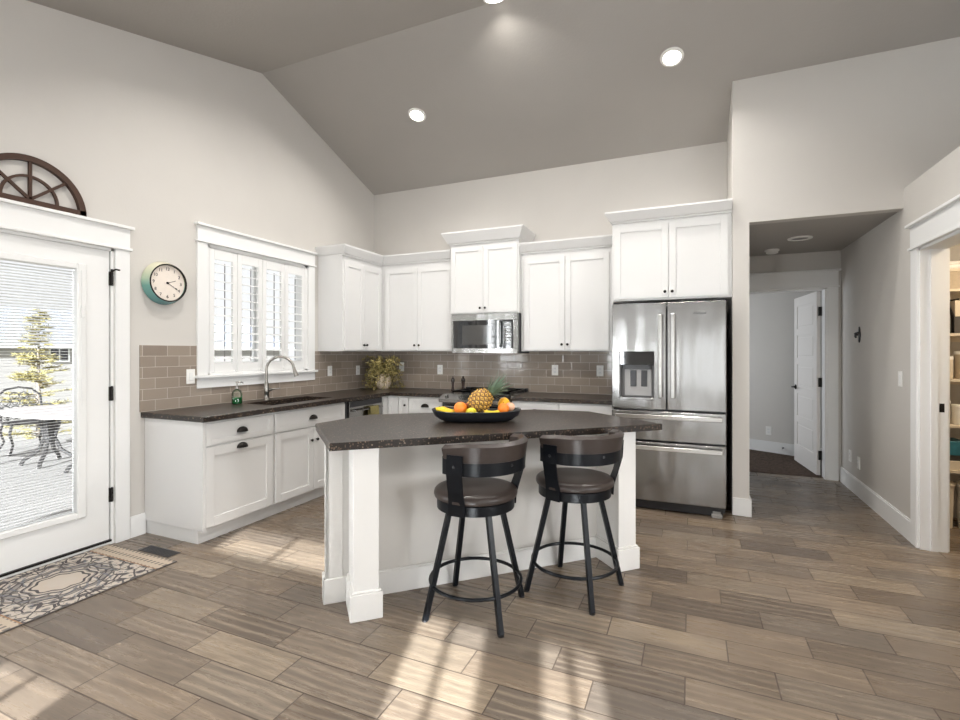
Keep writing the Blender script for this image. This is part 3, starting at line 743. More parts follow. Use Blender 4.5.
b = B(); b.box(px0-.004, px1+.004, fy-.008, fy+.055, pz0-.006, pz0+.018, .003); obj('drip_tray', b, M['steel'], disp)
b = B(); b.box(xm+gap, fx1, fy, fy+fd, dz0, dz1, .006); rd = obj('right_door', b, M['steel'], t)
for x, dd in ((xm-.05, ld), (xm+.05, rd)):
    b = B(); b.box(x-.017, x+.017, fy-.058, fy-.042, .975, 1.69, .005).box(x-.012, x+.012, fy-.045, fy, 1.0, 1.05).box(x-.012, x+.012, fy-.045, fy, 1.615, 1.665); obj('handle', b, M['polished'], dd)
for nm, z0, z1 in (('upper_drawer', .605, .858), ('freezer_drawer', .085, .592)):
    b = B(); b.box(fx0, fx1, fy, fy+fd, z0, z1, .006); d = obj(nm, b, M['steel'], t)
    b = B(); zz = z1-.045; b.box(fx0+.03, fx1-.03, fy-.055, fy-.04, zz-.02, zz+.02, .005).box(fx0+.05, fx0+.1, fy-.042, fy, zz-.013, zz+.013).box(fx1-.1, fx1-.05, fy-.042, fy, zz-.013, zz+.013); obj('handle', b, M['polished'], d)
b = B(); b.box(fx0+.02, fx1-.02, fy+.03, fy+.075, .012, .082); obj('base_grille', b, M['dark'], t)
for xx in (fx0+.03, fx1-.11):
    b = B(); b.box(xx, xx+.08, fy-.0, fy+.075, .0, .03, .004).box(xx+.01, xx+.07, fy+.02, fy+.075, .03, .05); obj('foot', b, M['slot'], t)
for xx in (fx0+.06, fx1-.06):
    b = B(); b.box(xx-.05, xx+.05, fy+.02, fy+.12, 1.792, 1.805); obj('hinge_cover', b, M['dark'], t)
def text_mesh(name, s, size, M4, mat, parent, depth=.0006, align='CENTER'):
    cu = bpy.data.curves.new(name, 'FONT'); cu.body = s; cu.size = size; cu.align_x = align; cu.align_y = 'CENTER'; cu.extrude = depth
    tmp = bpy.data.objects.new('tmp', cu); C.objects.link(tmp)
    me = bpy.data.meshes.new_from_object(tmp.evaluated_get(bpy.context.evaluated_depsgraph_get()))
    bpy.data.objects.remove(tmp); me.transform(M4); me.materials.clear(); me.materials.append(mat); me.name = name
    o = bpy.data.objects.new(name, me); C.objects.link(o)
    if parent: me.transform(PW.get(parent.name, Matrix.Identity(4)).inverted()); o.parent = parent; PW[o.name] = PW.get(parent.name, Matrix.Identity(4))
    return o
FRONT = Matrix.Rotation(R(90), 4, 'X')   # xy text plane to face -y
text_mesh('badge', 'Whirlpool', .024, Matrix.Translation((.068, fy-.001, 1.690)) @ FRONT, M['darkgrey'], rd)
b = B(); b.tube([(.068+.036*math.cos(a), fy-.001, 1.694+.015*math.sin(a)) for a in [R(20+i*14) for i in range(13)]], .0012, 6); obj('badge_swoosh', b, M['chrome'], rd)

# ------------------------------------------------------------------ island (turned 44 degrees)
A = R(44); IO = Vector((-1.572, 1.990, 0)); IU = Vector((math.cos(A), math.sin(A), 0)); IV = Vector((-math.sin(A), math.cos(A), 0))
def I(u, v, z): return IO+IU*u+IV*v+ZV*z
t = thing('kitchen_island', 'angled white kitchen island with corner posts, below the dark granite top', 'island', tuple(I(.88, .55, 0)), A)
b = B(); poly = [(-.09, .262), (1.765, .262), (1.70, .62), (1.45, .86), (.30, .95), (.02, .68), (-.09, .35)]
b.prism([I(u, v, 0) for u, v in poly], (0, 0, .874)); obj('body', b, M['island'], t)
b = B(); b.obox(IO, IU, IV, ZV, .147, 1.63, .254, .2625, .12, .874); fpn = obj('front_panel', b, M['wall'], t)
b = B(); b.obox(IO, IU, IV, ZV, -.105, -.085, .245, .345, 0, .874, .002).obox(IO, IU, IV, ZV, -.105, -.015, .245, .262, 0, .874, .002); obj('end_panel', b, M['island'], t)
b = B(); b.obox(IO, IU, IV, ZV, -.118, -.0, .236, .262, 0, .135, .003).obox(IO, IU, IV, ZV, -.118, -.105, .236, .35, 0, .135, .003)
b.obox(IO, IU, IV, ZV, .165, 1.62, .240, .262, 0, .125).obox(IO, IU, IV, ZV, .165, 1.62, .246, .262, .125, .135); obj('base_trim', b, M['island'], t)
for u0, u1, w_ in ((.018, .147, .165), (1.63, 1.76, .165)):
    c = (u0+u1)/2
    b = B(); b.obox(IO, IU, IV, ZV, u0, u1, .018, .262, .145, .874, .002)
    p = obj('post', b, M['island'], t)
    b = B(); b.obox(IO, IU, IV, ZV, c-w_/2, c+w_/2, 0, .262, 0, .135, .003).obox(IO, IU, IV, ZV, c-w_/2+.008, c+w_/2-.008, .008, .262, .135, .147, .003); obj('plinth', b, M['island'], p)
b = B(); top = [(-.10, .0), (1.905, -.055), (1.835, .66), (1.52, .92), (.24, 1.05), (-.14, .73)]
def inset(p, d):
    c = Vector((.9, .5)); return [tuple(Vector(q)+(c-Vector(q)).normalized()*d) for q in p]
b.loft([[I(u, v, CZ0) for u, v in top], [I(u, v, CZ1-.003) for u, v in top], [I(u, v, CZ1) for u, v in inset(top, .004)]])
tag(obj('island_countertop', b, M['granite']), 'angled dark brown granite top on the island, clipped corners at the back', 'countertop')

# ------------------------------------------------------------------ bar stools
def make_stool(loc, rz, label, group):
    t = thing('bar_stool', label, 'bar stool', (0, 0, 0), 0, group)
    lr = R(29)
    for i in range(4):
        a = lr+R(45)+R(90)*i; ct, st = math.cos(a), math.sin(a)
        p0 = Vector((.285*ct, .285*st, 0)); p1 = Vector((.150*ct, .150*st, .5475))
        ax = (p1-p0).normalized(); rt = Vector((-st, ct, 0)); nn = rt.cross(ax)
        b = B(); b.obox(p0, rt, nn, ax, -.0135, .0135, -.0135, .0135, .006, (p1-p0).length, .002); lg = obj('leg', b, M['blackmetal'], t, local=True)
        b = B(); b.lathe([(.016, 0), (.016, .008)], (p0.x, p0.y, 0), 10); obj('foot_cap', b, M['dark'], lg, local=True)
    z = .165; r = .285-.135*z/.565-.004
    b = B(); b.tube([(r*math.cos(2*math.pi*i/40), r*math.sin(2*math.pi*i/40), z) for i in range(40)], .0095, 8, closed=True); obj('footrest_ring', b, M['blackmetal'], t, True, local=True)
    b = B(); b.lathe([(.05, .546), (.19, .548), (.207, .553), (.207, .602), (.199, .605), (.001, .6055)], n=36); obj('seat_ring', b, M['blackmetal'], t, True, local=True)
    b = B(); b.lathe([(.204, .606), (.219, .612), (.223, .626), (.220, .640), (.209, .650), (.17, .655), (.05, .648), (.001, .647)], n=40); obj('seat_cushion', b, M['leather'], t, True, local=True)
    # curved back: metal band and padded rail; sits at local -y
    def arc(rad, z0, z1, th, a0, a1, n, lean=.0, taper=0):
        loops = []
        for i in range(n+1):
            f = i/n; a = R(-90)+R(a0+(a1-a0)*f); e = math.sin(math.pi*f)
            dz = 0
            c, s = math.cos(a), math.sin(a)
            def P(rr, zz): return (rr*c, rr*s-.018, zz)
            k = 1-taper*(1-min(1, 6*f, 6*(1-f)))
            zm = (z0+z1)/2; ha = (z1-z0)/2*k
            loops.append([P(rad+lean, zm+ha-th*.3), P(rad+th*.5+lean, zm+ha), P(rad+th+lean, zm+ha-th*.35), P(rad+th, zm-ha+th*.35), P(rad+th*.5, zm-ha), P(rad, zm-ha+th*.3)])
        return B().loft(loops)
    b = arc(.245, .765, .855, .006, -86, 86, 30); band = obj('back_band', b, M['blackmetal'], t, True, local=True)
    b = arc(.205, .815, .925, .048, -84, 84, 30, .012, .25); obj('back_pad', b, M['leather'], t, True, local=True)
    for s in (-1, 1):
        # bent bracket plate from the seat ring up to the band end
        b = B(); a = R(-90)+s*R(68); c, sn = math.cos(a), math.sin(a); tg = Vector((-sn, c, 0)); loops = []
        for rr, zz, wd, sh in ((.209, .552, .046, .0), (.210, .612, .046, .0), (.231, .68, .042, .0), (.2525, .77, .044, 0), (.2535, .868, .044, 0)):
            base = Vector((rr*c, rr*sn-.018*(zz-.56)/.25, zz)); nrm = Vector((c, sn, 0))
            loops.append([base-tg*wd, base+tg*wd, base+tg*wd+nrm*.006, base-tg*wd+nrm*.006])
        b.loft(loops); br = obj('back_bracket', b, M['blackmetal'], t, local=True)
        b = B(); b.lathe([(.008, 0), (.007, .004), (.001, .0055)], n=10, M=Matrix.Translation((.259*c, .259*sn-.018, .81)) @ Vector((c, sn, 0)).to_track_quat('Z', 'Y').to_matrix().to_4x4()); obj('bolt', b, M['dark'], br, True, local=True)
    b = B(); b.lathe([(.008, 0), (.007, .004), (.001, .0055)], n=10, M=Matrix.Translation((0, -.251-.018, .81)) @ Vector((0, -1, 0)).to_track_quat('Z', 'Y').to_matrix().to_4x4()); obj('bolt', b, M['dark'], band, True, local=True)
    t.location = loc; t.rotation_euler = (0, 0, rz)
    return t
st = make_stool((-1.053, 2.379, 0), R(65), 'dark swivel bar stool nearer the camera, left one at the island', 'bar stools at the island')
dup(st, (-.618, 2.81, 0), R(47), 'dark swivel bar stool farther from the camera, right one near the refrigerator', 'bar stools at the island')

# ------------------------------------------------------------------ ceiling lights
M['lamp'] = None
def emit(name, col, st):
    t = NT(name); t.t.nodes.remove(t.b); e = t.n('ShaderNodeEmission'); e.inputs[0].default_value = (*col, 1); e.inputs[1].default_value = st; t.l(e.outputs[0], t.out.inputs[0]); return t.m
M['lamp'] = emit('warm_led_lens', (1, .93, .84), 9)
def downlight(x, y, label, energy=15, on=True):
    z = zc(y); sl = -S1 if y > YR else S2
    n = Vector((0, sl, -1)).normalized()      # pointing down out of the ceiling
    Q = Matrix.Translation((x, y, z)) @ (-n).to_track_quat('Z', 'Y').to_matrix().to_4x4()
    t = thing('recessed_light', label, 'ceiling light', (x, y, z), 0, 'recessed lights in the vaulted ceiling')
    b = B(); b.lathe([(.066, -.001), (.070, -.012), (.088, -.008), (.092, .0)], n=28, M=Q); obj('trim_ring', b, M['plastic'], t, True)
    b = B(); b.lathe([(.001, -.0095), (.0665, -.009), (.0665, -.002), (.001, -.002)], n=28, M=Q); obj('lens', b, M['lamp'], t, True)
    light('AREA', 'downlight', Vector((x, y, z))+n*.03, energy, (1, .965, .92), target=Vector((x, y, z))+n, size=.13, spread=150)
light('AREA', 'pantry_light', (2.3, 4.1, 2.45), 22, (1, .82, .6), target=(2.3, 4.1, 0), size=.3)
downlight(-2.54, 4.271, 'lit recessed light over the corner wall cabinets')
downlight(-.139, 4.26, 'lit recessed light over the refrigerator')
downlight(-2.62, 2.30, 'lit recessed light on the front ceiling slope, toward the patio door')
downlight(-1.35, 3.40, 'lit recessed light right by the ceiling ridge')
downlight(-.2, 2.30, 'added lit recessed light on the front ceiling slope outside the view')  # this and the next two are added out of view to brighten the room
downlight(-2.4, .4, 'added unseen recessed light on the front ceiling slope near the window')
downlight(1.2, .6, 'added unseen recessed light on the living side of the ceiling')

# ------------------------------------------------------------------ fruit bowl
BA = R(25); BO = Vector((-1.288, 2.922, CZ1+.0005))
t = thing('fruit_bowl', 'long black boat-shaped tray of fruit on the island top', 'bowl', tuple(BO), BA)
MB_ = Matrix.Translation(BO) @ Matrix.Rotation(BA, 4, 'Z')
b = B(); loops = []
def sup(a, rx, ry, z, e=.75):
    c, s = math.cos(a), math.sin(a); k = lambda v: math.copysign(abs(v)**e, v)
    x = rx*k(c); return (x, ry*k(s), z)
N_ = 44
for rx, ry, z in ((.19, .075, 0), (.235, .10, .012), (.275, .122, .04), (.293, .132, .068), (.288, .127, .071), (.268, .115, .055), (.235, .10, .043), (.0001, .0001, .041)):
    loops.append([sup(2*math.pi*i/N_, rx, ry, z+(.012*(abs(math.cos(2*math.pi*i/N_))**4) if z > .05 and rx > .25 else 0)) for i in range(N_)])
b.loft(loops, M=MB_)
M['bowl'] = plain('charcoal_glazed_wood', (.012, .013, .016), .35, 0, .5, .3, 40)
obj('shell', b, M['bowl'], t, True)
def W(x, y, z): return MB_ @ Vector((x, y, z))
def citrus(name, col, bumpy=.3, dots=(.0, .0, .0), k=.0):
    m = NT(name); p = m.objc(); f = m.noise(p, 14, 3)
    m.set(m.mix(f, tuple(c*.85 for c in col), tuple(min(1, c*1.12) for c in col)), .42, spec=.5)
    m.bump(m.noise(p, 260, 2), bumpy, .002); return m.m
M['orange'] = citrus('orange_peel', (.85, .22, .015)); M['lemon'] = citrus('yellow_green_peel', (.62, .52, .02)); M['banana'] = plain('banana_peel', (.80, .55, .03), .45, 0, .4, .15, 25)
M['mango'] = citrus('golden_peel', (.85, .42, .02), .1); M['stem'] = plain('brown_stem', (.08, .05, .02), .7)
def apple_mat(name, a, c_):
    m = NT(name); f = m.noise(m.objc(), 20, 3); m.set(m.mix(f, a, c_), .3); return m.m
M['redapple'] = apple_mat('red_apple_skin', (.28, .02, .015), (.55, .12, .03)); M['peach'] = apple_mat('pink_peach_skin', (.75, .35, .22), (.80, .55, .36))
def fruit(name, label, cat, mat, x, y, r, sq=(1, 1, 1), z=None, dimple=0, group=None):
    z = .0435+r*sq[2] if z is None else z
    p = W(x, y, z); t = thing(name, label, cat, tuple(p), 0, group)
    b = B(); loops = []; n, m_ = 20, 12
    for j in range(m_+1):
        th = min(max(math.pi*j/m_, .03), math.pi-.03); rr = math.sin(th); zz = -math.cos(th)
        if dimple: zz -= dimple*math.exp(-(rr*3.2)**2)*(1 if zz > 0 else -.6)
        loops.append([p+Vector((r*sq[0]*rr*math.cos(2*math.pi*i/n), r*sq[1]*rr*math.sin(2*math.pi*i/n), r*sq[2]*zz)) for i in range(n)])
    b.loft(loops); obj('flesh', b, mat, t, True)
    b = B(); tz = p.z+r*sq[2]*(1-dimple)
    b.tube([(p.x, p.y, tz-.003), (p.x+.001, p.y, tz+.004), (p.x+.003, p.y, tz+(.014 if dimple else .004))], .0022, 6); obj('stem', b, M['stem'], t, True)
    return t
fruit('orange', 'large orange at the left half of the fruit tray behind the lemon', 'orange', M['orange'], -.105, -.035, .043)
fruit('orange', 'bright orange at the right end of the fruit tray', 'orange', M['orange'], .175, -.03, .038)
fruit('lemon', 'yellow-green lemon in front of the pineapple', 'lemon', M['lemon'], -.035, -.086, .027, (1.3, 1, 1))
fruit('apple', 'dark red apple behind the lemon, left of the pineapple', 'apple', M['redapple'], -.075, .055, .038, (1, 1, .93), dimple=.12)
fruit('mango', 'golden mango just right of the pineapple', 'mango', M['mango'], .186, .062, .042, (1, .9, 1.25))
fruit('peach', 'pale pink peach at the back right of the fruit tray', 'peach', M['peach'], .222, .015, .032, (1, 1, .98), z=.09, dimple=.08)
def banana(label, pts, r=.016):
    P = [W(*p) for p in pts]
    t = thing('banana', label, 'banana', tuple(P[0]), 0, 'bananas in the fruit tray')
    n = len(P); Q = []
    for i in range(n-1):
        for k in range(4):
            f = k/4; p0, p1, p2, p3 = P[max(i-1, 0)], P[i], P[i+1], P[min(i+2, n-1)]
            Q.append(.5*((2*p1)+(p2-p0)*f+(2*p0-5*p1+4*p2-p3)*f*f+(3*p1-p0-3*p2+p3)*f**3))
    Q.append(P[-1]); m = len(Q)
    rad = [r*min(1, .35+4*min(i/(m-1), 1-i/(m-1))) for i in range(m)]
    b = B(); b.tube(Q, rad, 6); obj('peel', b, M['banana'], t, True)
    d = (Q[0]-Q[1]).normalized(); b = B(); b.tube([Q[0], Q[0]+d*.012], .005, 6); obj('stem', b, M['stem'], t)
banana('outermost banana hooked over the left end of the fruit tray', [(-.262, -.03, .086), (-.225, -.05, .079), (-.18, -.055, .066), (-.155, -.05, .058)], .017)
banana('banana lying inside the left end of the tray beside the orange', [(-.235, .01, .088), (-.20, .01, .074), (-.165, .0, .064), (-.135, .02, .06)], .015)
banana('banana lying along the right front of the tray below the pineapple', [(.045, -.098, .075), (.08, -.085, .064), (.115, -.078, .062), (.145, -.085, .072)], .015)
# pineapple, lying tilted with its crown to the upper right
pt = thing('pineapple', 'ripe golden pineapple tilted in the middle of the fruit tray', 'pineapple', tuple(W(.03, .01, .042)), 0)
pc = W(.025, .004, .131); pax = (MB_.to_3x3() @ Vector((.80, .16, .66))).normalized(); Q = Matrix.Translation(pc) @ pax.to_track_quat('Z', 'Y').to_matrix().to_4x4()
def pineapple_mat():
    m = NT('pineapple_skin'); f = m.noise(m.objc(), 60, 3)
    m.set(m.mix(f, (.55, .27, .035), (.85, .55, .12)), .45); return m.m
M['pine'] = pineapple_mat(); M['pine_eye'] = plain('pineapple_eye', (.14, .075, .02), .6)
b = B(); prof = []; Lp, Rp = .165, .071
for i in range(13):
    f = i/12; prof.append((Rp*max(.02, math.sin(math.pi*(.06+.88*f))**.5), -Lp/2+Lp*f))
b.lathe(prof, n=28, M=Q)
body = obj('fruit_body', b, plain('pineapple_rind', (.20, .10, .025), .6), pt, True)
b = B(); bb = B()
for row in range(8):
    f = (row+.75)/8.4; zz = -Lp/2+Lp*f; rr = Rp*math.sin(math.pi*(.06+.88*f))**.5; n = 11
    for k in range(n):
        a = 2*math.pi*(k+.5*(row % 2))/n; ce = Vector((rr*math.cos(a), rr*math.sin(a), zz)); nrm = Vector((math.cos(a), math.sin(a), (f-.5)*.5)).normalized(); tg = Vector((-math.sin(a), math.cos(a), 0)); up = nrm.cross(tg); h = .0105; q = .0175*rr/Rp
        vs = [bb.bm.verts.new(Q @ (ce+tg*q)), bb.bm.verts.new(Q @ (ce+up*h)), bb.bm.verts.new(Q @ (ce-tg*q)), bb.bm.verts.new(Q @ (ce-up*h)), bb.bm.verts.new(Q @ (ce+nrm*.0075))]
        for i in range(4): bb.bm.faces.new((vs[i], vs[(i+1) % 4], vs[4]))
        b.lathe([(.0042, 0), (.001, .004)], n=5, M=Q @ Matrix.Translation(ce+nrm*.0055) @ nrm.to_track_quat('Z', 'Y').to_matrix().to_4x4())
bmesh.ops.recalc_face_normals(bb.bm, faces=bb.bm.faces)
obj('scales', bb, M['pine'], body); obj('eyes', b, M['pine_eye'], body)
b = B()
for ring, (n, ln, sp) in enumerate(((9, .085, .95), (9, .125, .62), (8, .155, .38), (5, .175, .16))):
    for k in range(n):
        a = 2*math.pi*(k+.4*ring)/n+random.uniform(-.15, .15); l_ = ln*random.uniform(.85, 1.1); s_ = sp*random.uniform(.85, 1.15); loops = []
        for i in range(6):
            f = i/5; r_ = .012+l_*math.sin(s_)*f**1.25; z_ = Lp/2-.006+l_*math.cos(s_)*f-.012*f*f*s_; wd = .0105*(1-f**1.6)+.0004; d = Vector((math.cos(a), math.sin(a), 0)); tg = Vector((-math.sin(a), math.cos(a), 0)); c = d*r_+ZV*z_
            loops.append([c-tg*wd+d*.002, c+d*-.001, c+tg*wd+d*.002, c+d*.0015])
        b.loft(loops, M=Q)
M['crown'] = plain('pineapple_leaf', (.13, .19, .12), .45, 0, .4, .6, 18)
obj('crown', b, M['crown'], pt, True)

# ------------------------------------------------------------------ wall clock
CY, CZ = 2.508, 1.902
t = thing('wall_clock', 'round retro wall clock in a two-tone green case by the patio door', 'clock', (XL, CY, CZ))
def twotone():
    m = NT('cream_to_teal_enamel'); z = m.sep(m.pos())[2]
    f = m.math('MULTIPLY_ADD', z, 3.6, -3.6*1.895+.55)
    m.set(m.ramp(f, [(0, (.10, .25, .26)), (.45, (.16, .36, .31)), (.65, (.42, .52, .38)), (1, (.66, .63, .47))]), .25, spec=.6); return m.m
b = B(); b.lathe([(.160, .001), (.168, .012), (.166, .03), (.150, .065), (.146, .074), (.138, .074), (.138, .05), (.001, .05)], (XL, CY, CZ), 48, 'x'); obj('case', b, twotone(), t, True)
b = B(); b.lathe([(.146, .0745), (.146, .08), (.138, .081), (.136, .068), (.139, .066)], (XL, CY, CZ), 48, 'x', caps=False); obj('bezel', b, M['bronze'], t, True)
M['dial'] = plain('cream_clock_dial', (.78, .70, .62), .5)
b = B(); b.lathe([(.001, .058), (.1375, .058), (.1375, .06), (.001, .0602)], (XL, CY, CZ), 48, 'x'); dial = obj('dial', b, M['dial'], t)
def on_dial(a, r, x): return Vector((XL+x, CY+r*math.sin(a), CZ+r*math.cos(a)))
FX = Matrix(((0, 0, 1, 0), (1, 0, 0, 0), (0, 1, 0, 0), (0, 0, 0, 1)))   # text x->+y, y->+z, facing +x
for h in range(1, 13):
    a = h*math.pi/6; text_mesh('numeral', str(h), .034, Matrix.Translation(on_dial(a, .107, .061)) @ FX, M['bronze'], dial)
def hand(name, ang, ln, wd):
    b = B(); u = Vector((0, math.sin(ang), math.cos(ang))); v = Vector((0, math.cos(ang), -math.sin(ang)))
    b.obox(Vector((XL+.0625, CY, CZ)), u, v, UX, -.012, ln, -wd, wd, 0, .001); return obj(name, b, M['bronze'], t)
hand('hour_hand', R(70), .068, .002); hand('minute_hand', R(120), .100, .0017)
b = B(); b.obox(Vector((XL+.0625, CY, CZ)), Vector((0, math.sin(R(120)), math.cos(R(120)))), Vector((0, math.cos(R(120)), -math.sin(R(120)))), UX, .07, .085, -.005, .005, 0, .0012); b.lathe([(.009, .0615), (.009, .066), (.001, .066)], (XL, CY, CZ), 12, 'x'); obj('hub', b, M['bronze'], t)

# ------------------------------------------------------------------ arched wooden window decor
AZ = 2.2805; AY, AR = 1.668, .302
t = thing('arch_frame', 'dark wooden half-round window frame standing on the patio door trim', 'wall decor', (XL+.02, AY, AZ))
b = B()
def arcring(r0, r1, x0, x1, n=32, z0=.0, a0=0, a1=math.pi):
    loops = []
    for i in range(n+1):
        a = a0+(a1-a0)*i/n; c, s = math.cos(a), math.sin(a)
        loops.append([(XL+x0, AY+r0*c, AZ+z0+r0*s), (XL+x1, AY+r0*c, AZ+z0+r0*s), (XL+x1, AY+r1*c, AZ+z0+r1*s), (XL+x0, AY+r1*c, AZ+z0+r1*s)])
    return loops
b.loft(arcring(AR-.036, AR, .004, .036)); obj('outer_arch', b, M['archwood'], t, True)
b = B(); b.box(XL+.004, XL+.036, AY-AR+.002, AY+AR-.002, AZ, AZ+.034); obj('base_rail', b, M['archwood'], t)
b = B(); b.loft(arcring(.135, .150, .010, .028, 24, .034)); obj('inner_arch', b, M['archwood'], t, True)
for a in (40, 90, 140):
    c, s = math.cos(R(a)), math.sin(R(a)); b = B()
    b.obox(Vector((XL+.012, AY, AZ+.034)), Vector((0, c, s)), Vector((0, -s, c)), UX, 0, AR-.06+(.012 if a == 90 else 0), -.008, .008, 0, .018); obj('spoke', b, M['archwood'], t)

# ------------------------------------------------------------------ rug and floor register
def rug_mat():
    m = NT('medallion_rug'); x, y, z = m.sep(m.objc())
    nz = m.noise(m.objc(), 9, 3); n2 = m.noise(m.objc(), 45, 3, .6)
    r = m.math('SQRT', m.math('ADD', m.math('MULTIPLY', x, x), m.math('MULTIPLY', m.math('MULTIPLY', y, y), .88)))
    th = m.math('ARCTAN2', y, x)
    f = m.math('ADD', r, m.math('MULTIPLY', m.math('COSINE', m.math('MULTIPLY', th, 8.0)), .008))
    f = m.math('ADD', f, m.math('MULTIPLY', m.math('SUBTRACT', nz, .5), .018))
    ch, dk, gr, bl, bg_ = (.52, .45, .38), (.03, .03, .04), (.24, .225, .215), (.12, .14, .18), (.52, .46, .40)
    med = m.ramp(m.math('MULTIPLY', f, 2.5), [(0, bg_), (.17, ch), (.27, bg_), (.28, dk), (.315, ch), (.345, gr), (.365, dk), (.395, bg_), (.46, ch), (.475, dk), (.50, gr), (.56, dk), (.575, bg_), (.64, ch), (.66, dk)], 'CONSTANT')
    # leafy scrolls outside and in the rings
    sc = m.math('SINE', m.math('MULTIPLY_ADD', th, 16.0, m.math('MULTIPLY', r, 90.0)))
    leaf = m.math('GREATER_THAN', sc, .72)
    inr = m.math('MULTIPLY', m.math('GREATER_THAN', f, .16), leaf)
    med = m.mix(m.math('MULTIPLY', inr, .75), med, bl)
    cx = m.math('SINE', m.math('MULTIPLY', x, 58.0)); cy = m.math('SINE', m.math('MULTIPLY', y, 52.0))
    sc2 = m.math('ADD', m.math('MULTIPLY', cx, cy), m.math('MULTIPLY', m.math('SUBTRACT', nz, .5), 2.2))
    vor = m.n('ShaderNodeTexVoronoi', feature='DISTANCE_TO_EDGE'); m.l(m.comb(m.math('ADD', m.math('ABSOLUTE', x), m.math('MULTIPLY', m.math('SINE', m.math('MULTIPLY', m.math('ABSOLUTE', y), 40.0)), .012)), m.math('ABSOLUTE', y), 0.0), vor.inputs['Vector']); vor.inputs['Scale'].default_value = 15
    vc = m.n('ShaderNodeTexVoronoi'); m.l(m.comb(m.math('ABSOLUTE', x), m.math('ABSOLUTE', y), 0.0), vc.inputs['Vector']); vc.inputs['Scale'].default_value = 24
    line = m.math('LESS_THAN', vor.outputs['Distance'], .06)
    fld = m.ramp(m.math('MULTIPLY_ADD', sc2, .5, .5), [(0, dk), (.16, gr), (.36, bg_), (.60, ch), (.80, gr), (.88, bg_)], 'CONSTANT')
    fld = m.mix(m.math('LESS_THAN', vc.outputs['Distance'], .22), fld, bl)
    fld = m.mix(line, fld, dk)
    med = m.mix(m.math('MULTIPLY', m.math('MULTIPLY', line, m.math('GREATER_THAN', f, .165)), .85), med, dk)
    c = m.mix(m.math('GREATER_THAN', f, .262), med, fld)
    ay = m.math('ABSOLUTE', y); ax = m.math('ABSOLUTE', x)
    band = m.math('GREATER_THAN', ay, .335)
    dash = m.math('MULTIPLY', m.math('GREATER_THAN', m.math('SINE', m.math('MULTIPLY', x, 170.0)), .1), m.math('GREATER_THAN', m.math('SINE', m.math('MULTIPLY', ay, 100.0)), .0))
    bc = m.mix(m.math('MULTIPLY', dash, .8), (.50, .41, .32), (.07, .07, .08))
    c = m.mix(band, c, bc)
    ln = m.math('LESS_THAN', m.math('ABSOLUTE', m.math('SUBTRACT', ay, .335)), .004)
    c = m.mix(ln, c, (.30, .16, .08))
    edge = m.math('MAXIMUM', m.math('GREATER_THAN', ax, .350), m.math('GREATER_THAN', ay, .458))
    c = m.mix(edge, c, (.05, .045, .045))
    c = m.mix(m.math('MULTIPLY', n2, .3), c, (.45, .40, .35))
    m.set(c, .9, spec=.1); m.bump(n2, .4, .003); return m.m
b = B(); b.box(-.358, .358, -.466, .466, 0, .006, .002)
o = obj('door_mat', b, rug_mat()); o.location = (-3.426, 1.665, .0005); tag(o, 'patterned beige and charcoal medallion mat before the patio door', 'rug')
t = thing('floor_register', 'dark metal floor vent between the door mat and the cabinet', 'vent', (-3.345, 2.195, 0))
b = B(); b.box(-3.50, -3.19, 2.150, 2.24, .0003, .003); fr = obj('frame', b, M['darkgrey'], t)
for i in range(14):
    x = -3.485+i*.021; b = B(); b.box(x, x+.012, 2.162, 2.228, .003, .0045); obj('louver', b, M['dark'], fr)

# ------------------------------------------------------------------ outlets and switches
def plate(name, label, cat, P, U, N, w=.072, h=.115, kind='outlet', gang=1):
    P = Vector(P); t = thing(name, label, cat, tuple(P)); b = B()
    b.obox(P, U, ZV, N, -w/2, w/2, -h/2, h/2, .0003, .006, .002); pl = obj('plate', b, M['plastic'], t)
    if kind == 'outlet':
        for s in (-1, 1):
            b = B(); b.obox(P, U, ZV, N, -.017, .017, s*.02-.014, s*.02+.014, .006, .008, .002); rc = obj('receptacle', b, M['trim'], t)
            b = B()
            for q in (-.007, .005): b.obox(P, U, ZV, N, q, q+.002, s*.02-.005, s*.02+.005, .008, .0084)
            obj('slots', b, M['slot'], rc)
    else:
        for g in range(gang):
            u = (g-(gang-1)/2)*.046; b = B(); b.obox(P, U, ZV, N, u-.016, u+.016, -.033, .033, .006, .010, .002); obj('rocker', b, M['trim'], t)
xo, yo = XL+.008, YB-.008
plate('wall_switch', 'white switch plate on the tile left of the shuttered window', 'switch', (xo, 2.735, 1.165), UY, UX, .075, .12, 'switch')
plate('wall_outlet', 'white outlet on the left tiled wall just right of the faucet', 'outlet', (xo, 4.42, 1.15), UY, UX)
plate('wall_outlet', 'white outlet on the tile left of the corner plant', 'outlet', (xo, 4.93, 1.14), UY, UX)
plate('wall_outlet', 'white outlet on the tile just right of the corner plant', 'outlet', (-3.36, yo, 1.18), UX, -UY)
plate('wall_outlet', 'white outlet on the tile left of the pepper mills', 'outlet', (-2.81, yo, 1.15), UX, -UY)
plate('wall_outlet', 'white outlet on the back tile midway between range and refrigerator', 'outlet', (-1.375, yo, 1.165), UX, -UY)
plate('wall_outlet', 'white outlet on the back tile close beside the refrigerator', 'outlet', (-.885, yo, 1.165), UX, -UY)
plate('wall_outlet', 'white low outlet on the hall wall, farther one toward the bedroom', 'outlet', (XH, 5.93, .33), UY, -UX)
plate('wall_outlet', 'white low outlet on the hall wall, nearer one', 'outlet', (XH, 5.66, .315), UY, -UX)
plate('wall_switch', 'white light switch on the wall beside the pantry door trim', 'switch', (XH, 4.66, 1.162), UY, -UX, .072, .118, 'switch')
